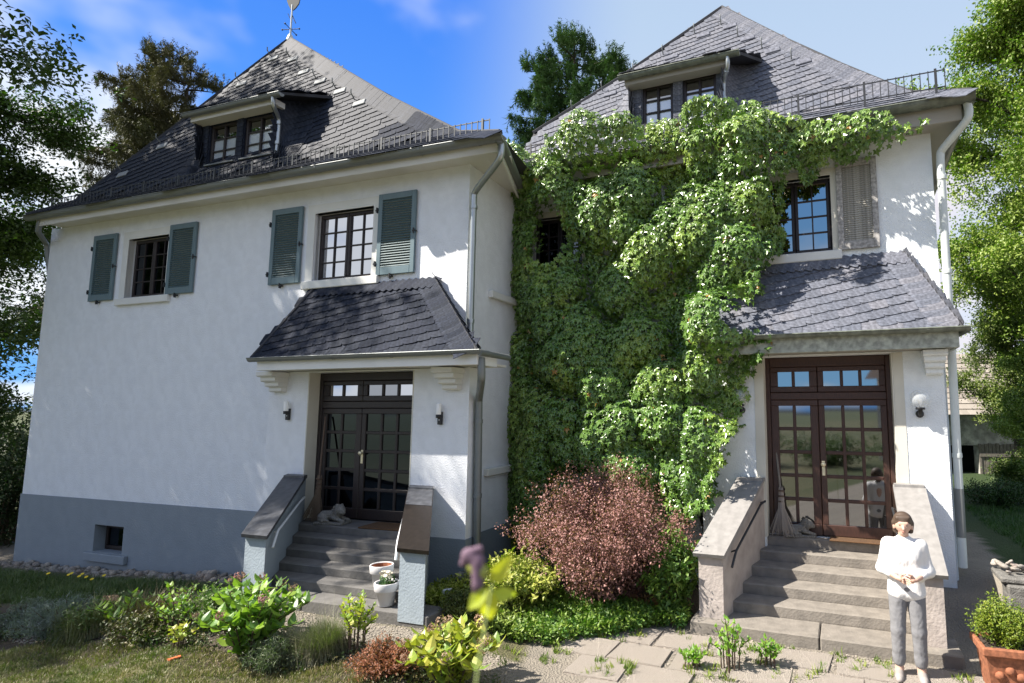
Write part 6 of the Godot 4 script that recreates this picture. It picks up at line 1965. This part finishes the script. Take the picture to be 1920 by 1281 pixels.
func surroundings() -> void:
	var leaf := cluster_mesh(11, 0.20, 0.16, 0.085, 71, 0.8)
	var fine := cluster_mesh(14, 0.18, 0.10, 0.055, 72, 0.8)
	tree("walnut_tree", "dark leafy tree along the left edge beside the white house", v3(-19.6, -3.3, -17.2), 13.8, 2.8, 0.08, 0.30, leaf, 18, 1.0, Color(0.030, 0.062, 0.012), Color(0.085, 0.125, 0.025), "")
	tree("shade_tree", "tall leafy tree left of the white house whose crown shades its wall", v3(-18.7, -3.3, -10.0), 20.3, 5.1, 0.24, 0.36, leaf, 25, 1.2, Color(0.035, 0.070, 0.014), Color(0.085, 0.13, 0.028), "")
	spruce("ragged brownish spruce rising behind the roof of the white house", v3(-20.0, -3.3, -24.5), 19.3, 4.5, 0.36, Color(0.070, 0.078, 0.040), Color(0.16, 0.15, 0.08), 0.16)
	spruce("green spruce rising behind the roof of the ivy house", v3(-1.55, -3.0, -22.0), 17.9, 3.9, 0.40, Color(0.040, 0.095, 0.035), Color(0.11, 0.19, 0.06), 0.06)
	tree("lime_tree", "light green leafy tree along the right edge beside the ivy house", v3(10.7, -2.1, -14.2), 13.0, 2.3, 0.24, 0.22, fine, 26, 0.95, Color(0.11, 0.18, 0.025), Color(0.27, 0.34, 0.055), "")
	tree("lime_tree", "smaller bushy tree in front of the tiled barn roof", v3(11.3, -2.1, -16.6), 5.0, 1.3, 0.25, 0.12, fine, 9, 0.75, Color(0.075, 0.125, 0.02), Color(0.19, 0.23, 0.05), "")
	tree("lime_tree", "far leafy tree beyond the barn at the right", v3(15.5, -2.1, -17.5), 11.0, 2.8, 0.15, 0.24, fine, 16, 1.0, Color(0.09, 0.15, 0.022), Color(0.22, 0.29, 0.05), "")
	tree("hazel_tree", "low light green hazel at the right edge below the lime tree", v3(10.0, -2.1, -13.8), 3.6, 0.85, 0.12, 0.06, fine, 12, 0.6, Color(0.10, 0.17, 0.025), Color(0.25, 0.33, 0.055), "")
	var small := cluster_mesh(16, 0.10, 0.05, 0.03, 73, 0.9)
	shrub("dark_hedge_bush", "dark green bush beside the left corner of the white house", "bush", v3(-14.7, -3.2, -14.4), 1.5, 3.0, 60, 1500, leaf, 0.7, Color(0.018, 0.040, 0.012), Color(0.05, 0.08, 0.02), M.leaf, 0.05)
	# barn
	var b := thing("barn", "whitewashed barn with brown tiled roof and grey plank door behind the ivy house", "barn", Transform3D(Basis(Vector3.UP, -0.10), v3(10.6, -2.6, -19.0)))
	var s := mb()
	pierced(s, -1.5, 9.0, -0.6, 2.45, 0.0, 0.3, [[0.15, -0.5, 1.0, 1.45]])
	box(s, v3(-1.5, -0.6, -5.0), v3(-1.2, 2.45, -0.301)); box(s, v3(8.7, -0.6, -5), v3(9, 2.45, -0.301)); box(s, v3(-1.199, -0.6, -5), v3(8.699, 2.45, -4.7))
	build(s, "wall", M.barn_wall, b)
	s = mb()
	box(s, v3(-0.5, -0.6, -1.2), v3(3.2, 1.7, -0.9))
	build(s, "dark_interior", M.dark_inside, b)
	s = mb()
	face(s, [v3(-1.7, 2.40, 0.35), v3(9.2, 2.40, 0.35), v3(9.2, 4.55, -2.4), v3(-1.7, 4.55, -2.4)]); face(s, [v3(9.2, 2.40, -5.2), v3(-1.7, 2.40, -5.2), v3(-1.7, 4.55, -2.4), v3(9.2, 4.55, -2.4)])
	var r := build(s, "roof", M.slate_under, b)
	s = mb()
	cbox(s, v3(-0.115, 0, 0.0), v3(0.115, 0.36, 0.02), 0.006)
	s.generate_normals()
	var tm := s.commit()
	var V := v3(0, 2.15, -2.75).normalized()
	var N := Vector3.RIGHT.cross(V)
	var places := []; var cols := []
	for j in 12:
		for i in 46:
			places.append(Transform3D(Basis(Vector3.RIGHT, V, N) * Basis(Vector3.RIGHT, -0.09), v3(-1.58 + i * 0.235 + (0.1 if j % 2 else 0.0), 2.40, 0.35) + V * (j * 0.29 - 0.03) + N * 0.035))
			cols.append(Color(0.20, 0.175, 0.155).lerp(Color(0.30, 0.27, 0.24), rng.randf()))
	multi("roof_tiles", tm, M.tinted, r, places, cols)
	s = mb()
	box(s, v3(1.0, -0.5, 0.002), v3(1.06, 1.5, 0.06))
	box(s, v3(1.0, 1.1, 0.061), v3(2.3, 1.2, 0.075)); box(s, v3(1.0, 0.0, 0.061), v3(2.3, 0.1, 0.075))
	var d := build(s, "plank_door", M.grey_wood, b)
	for i in 11:
		s = mb()
		box(s, v3(1.07 + i * 0.112, -0.5 + rr(0, 0.05), 0.004), v3(1.07 + i * 0.112 + 0.095, 1.5 + rr(-0.03, 0.03), 0.03 + rr(0, 0.02)))
		build(s, "plank", M.grey_wood, d)
	s = mb()
	for i in 9: tube(s, [v3(0.2 + i * 0.095, -0.4, -0.15), v3(0.2 + i * 0.095, 0.55, -0.15)], 0.012, 5)
	tube(s, [v3(0.17, 0.55, -0.15), v3(0.99, 0.55, -0.15)], 0.018, 6)
	build(s, "grille", M.zinc, b)
	# across the street, behind the viewer: what the door and window panes mirror
	var n := thing("neighbour_house", "grey house with dark roof across the street, mirrored in the door panes", "house", Transform3D(Basis(Vector3.UP, 0.25), v3(3.0, -2.8, 17.0)))
	s = mb()
	box(s, v3(-6, -0.5, -4), v3(6, 4.6, 4))
	build(s, "wall", M.barn_wall, n)
	s = mb()
	face(s, [v3(-6.4, 4.4, -4.5), v3(-6.4, 8.6, 0), v3(6.4, 8.6, 0), v3(6.4, 4.4, -4.5)]); face(s, [v3(-6.4, 4.4, 4.5), v3(6.4, 4.4, 4.5), v3(6.4, 8.6, 0), v3(-6.4, 8.6, 0)])
	for x in [-6.0, 6.0]: tri(s, v3(x, 4.601, -4), v3(x, 4.601, 4), v3(x, 8.3, 0))
	build(s, "roof", M.slate[2], n)
	for x in [-4.0, -1.2, 1.8, 4.2]:
		s = mb()
		box(s, v3(x - 0.6, 1.2, -4.06), v3(x + 0.6, 2.9, -4.003))
		build(s, "window", M.glass_dark, n)
	for q in [[-8.5, 9.5, 1.9], [-4.6, 10.0, 1.6], [-0.6, 9.4, 1.5], [7.0, 9.8, 2.0], [11.5, 9.0, 1.8], [-13.0, 8.5, 2.2]]:
		shrub("street_hedge_bush", "green hedge bush along the street opposite the two houses", "bush", on_ground(q[0], q[1]), 2.2, q[2], 40, 700, leaf, 0.8, Color(0.035, 0.07, 0.015), Color(0.09, 0.14, 0.03), M.leaf, 0.0, "hedge bushes across the street")
	# hedges before the barn
	for q in [[0, v3(8.4, -2.1, -13.2)], [1, v3(9.6, -2.1, -13.0)], [2, v3(7.45, -2.1, -14.6)]]:
		if q[0] < 2: shrub("clipped_hedge", ["low dark clipped hedge at the far end of the right-hand lawn", "low dark hedge at the right edge before the barn"][q[0]], "hedge", q[1], 0.75, 0.55, 50, 900, small, 0.9, Color(0.018, 0.050, 0.012), Color(0.05, 0.10, 0.02), M.leaf, 0.0)
		else: shrub("round_box_bush", "round light green box bush before the barn door", "bush", q[1], 0.5, 0.75, 40, 700, small, 0.9, Color(0.08, 0.15, 0.02), Color(0.17, 0.24, 0.03), M.leaf, 0.0)
	shrub("garden_shrub", "loose light green shrub before the grey plank door of the barn", "bush", v3(10.4, -2.1, -15.2), 0.7, 1.0, 40, 700, small, 1.2, Color(0.07, 0.13, 0.02), Color(0.17, 0.22, 0.04), M.leaf, 0.0)

func _ready() -> void:
	rng.seed = 20240611
	noise.noise_type = FastNoiseLite.TYPE_SIMPLEX_SMOOTH
	noise.seed = 5
	noise.frequency = 0.02
	stage()
	materials()
	slate_small = slate_mesh(0.20, 0.24, 0.020, 0.005)
	ground()
	house(true)
	house(false)
	stairs(true)
	stairs(false)
	surroundings()
	ivy()
	lawn()
	gravel()
	weather_vane()
	lamps()
	doorstep_things()
	left_yard_things()
	right_yard_things()
	person()
	close_flower()
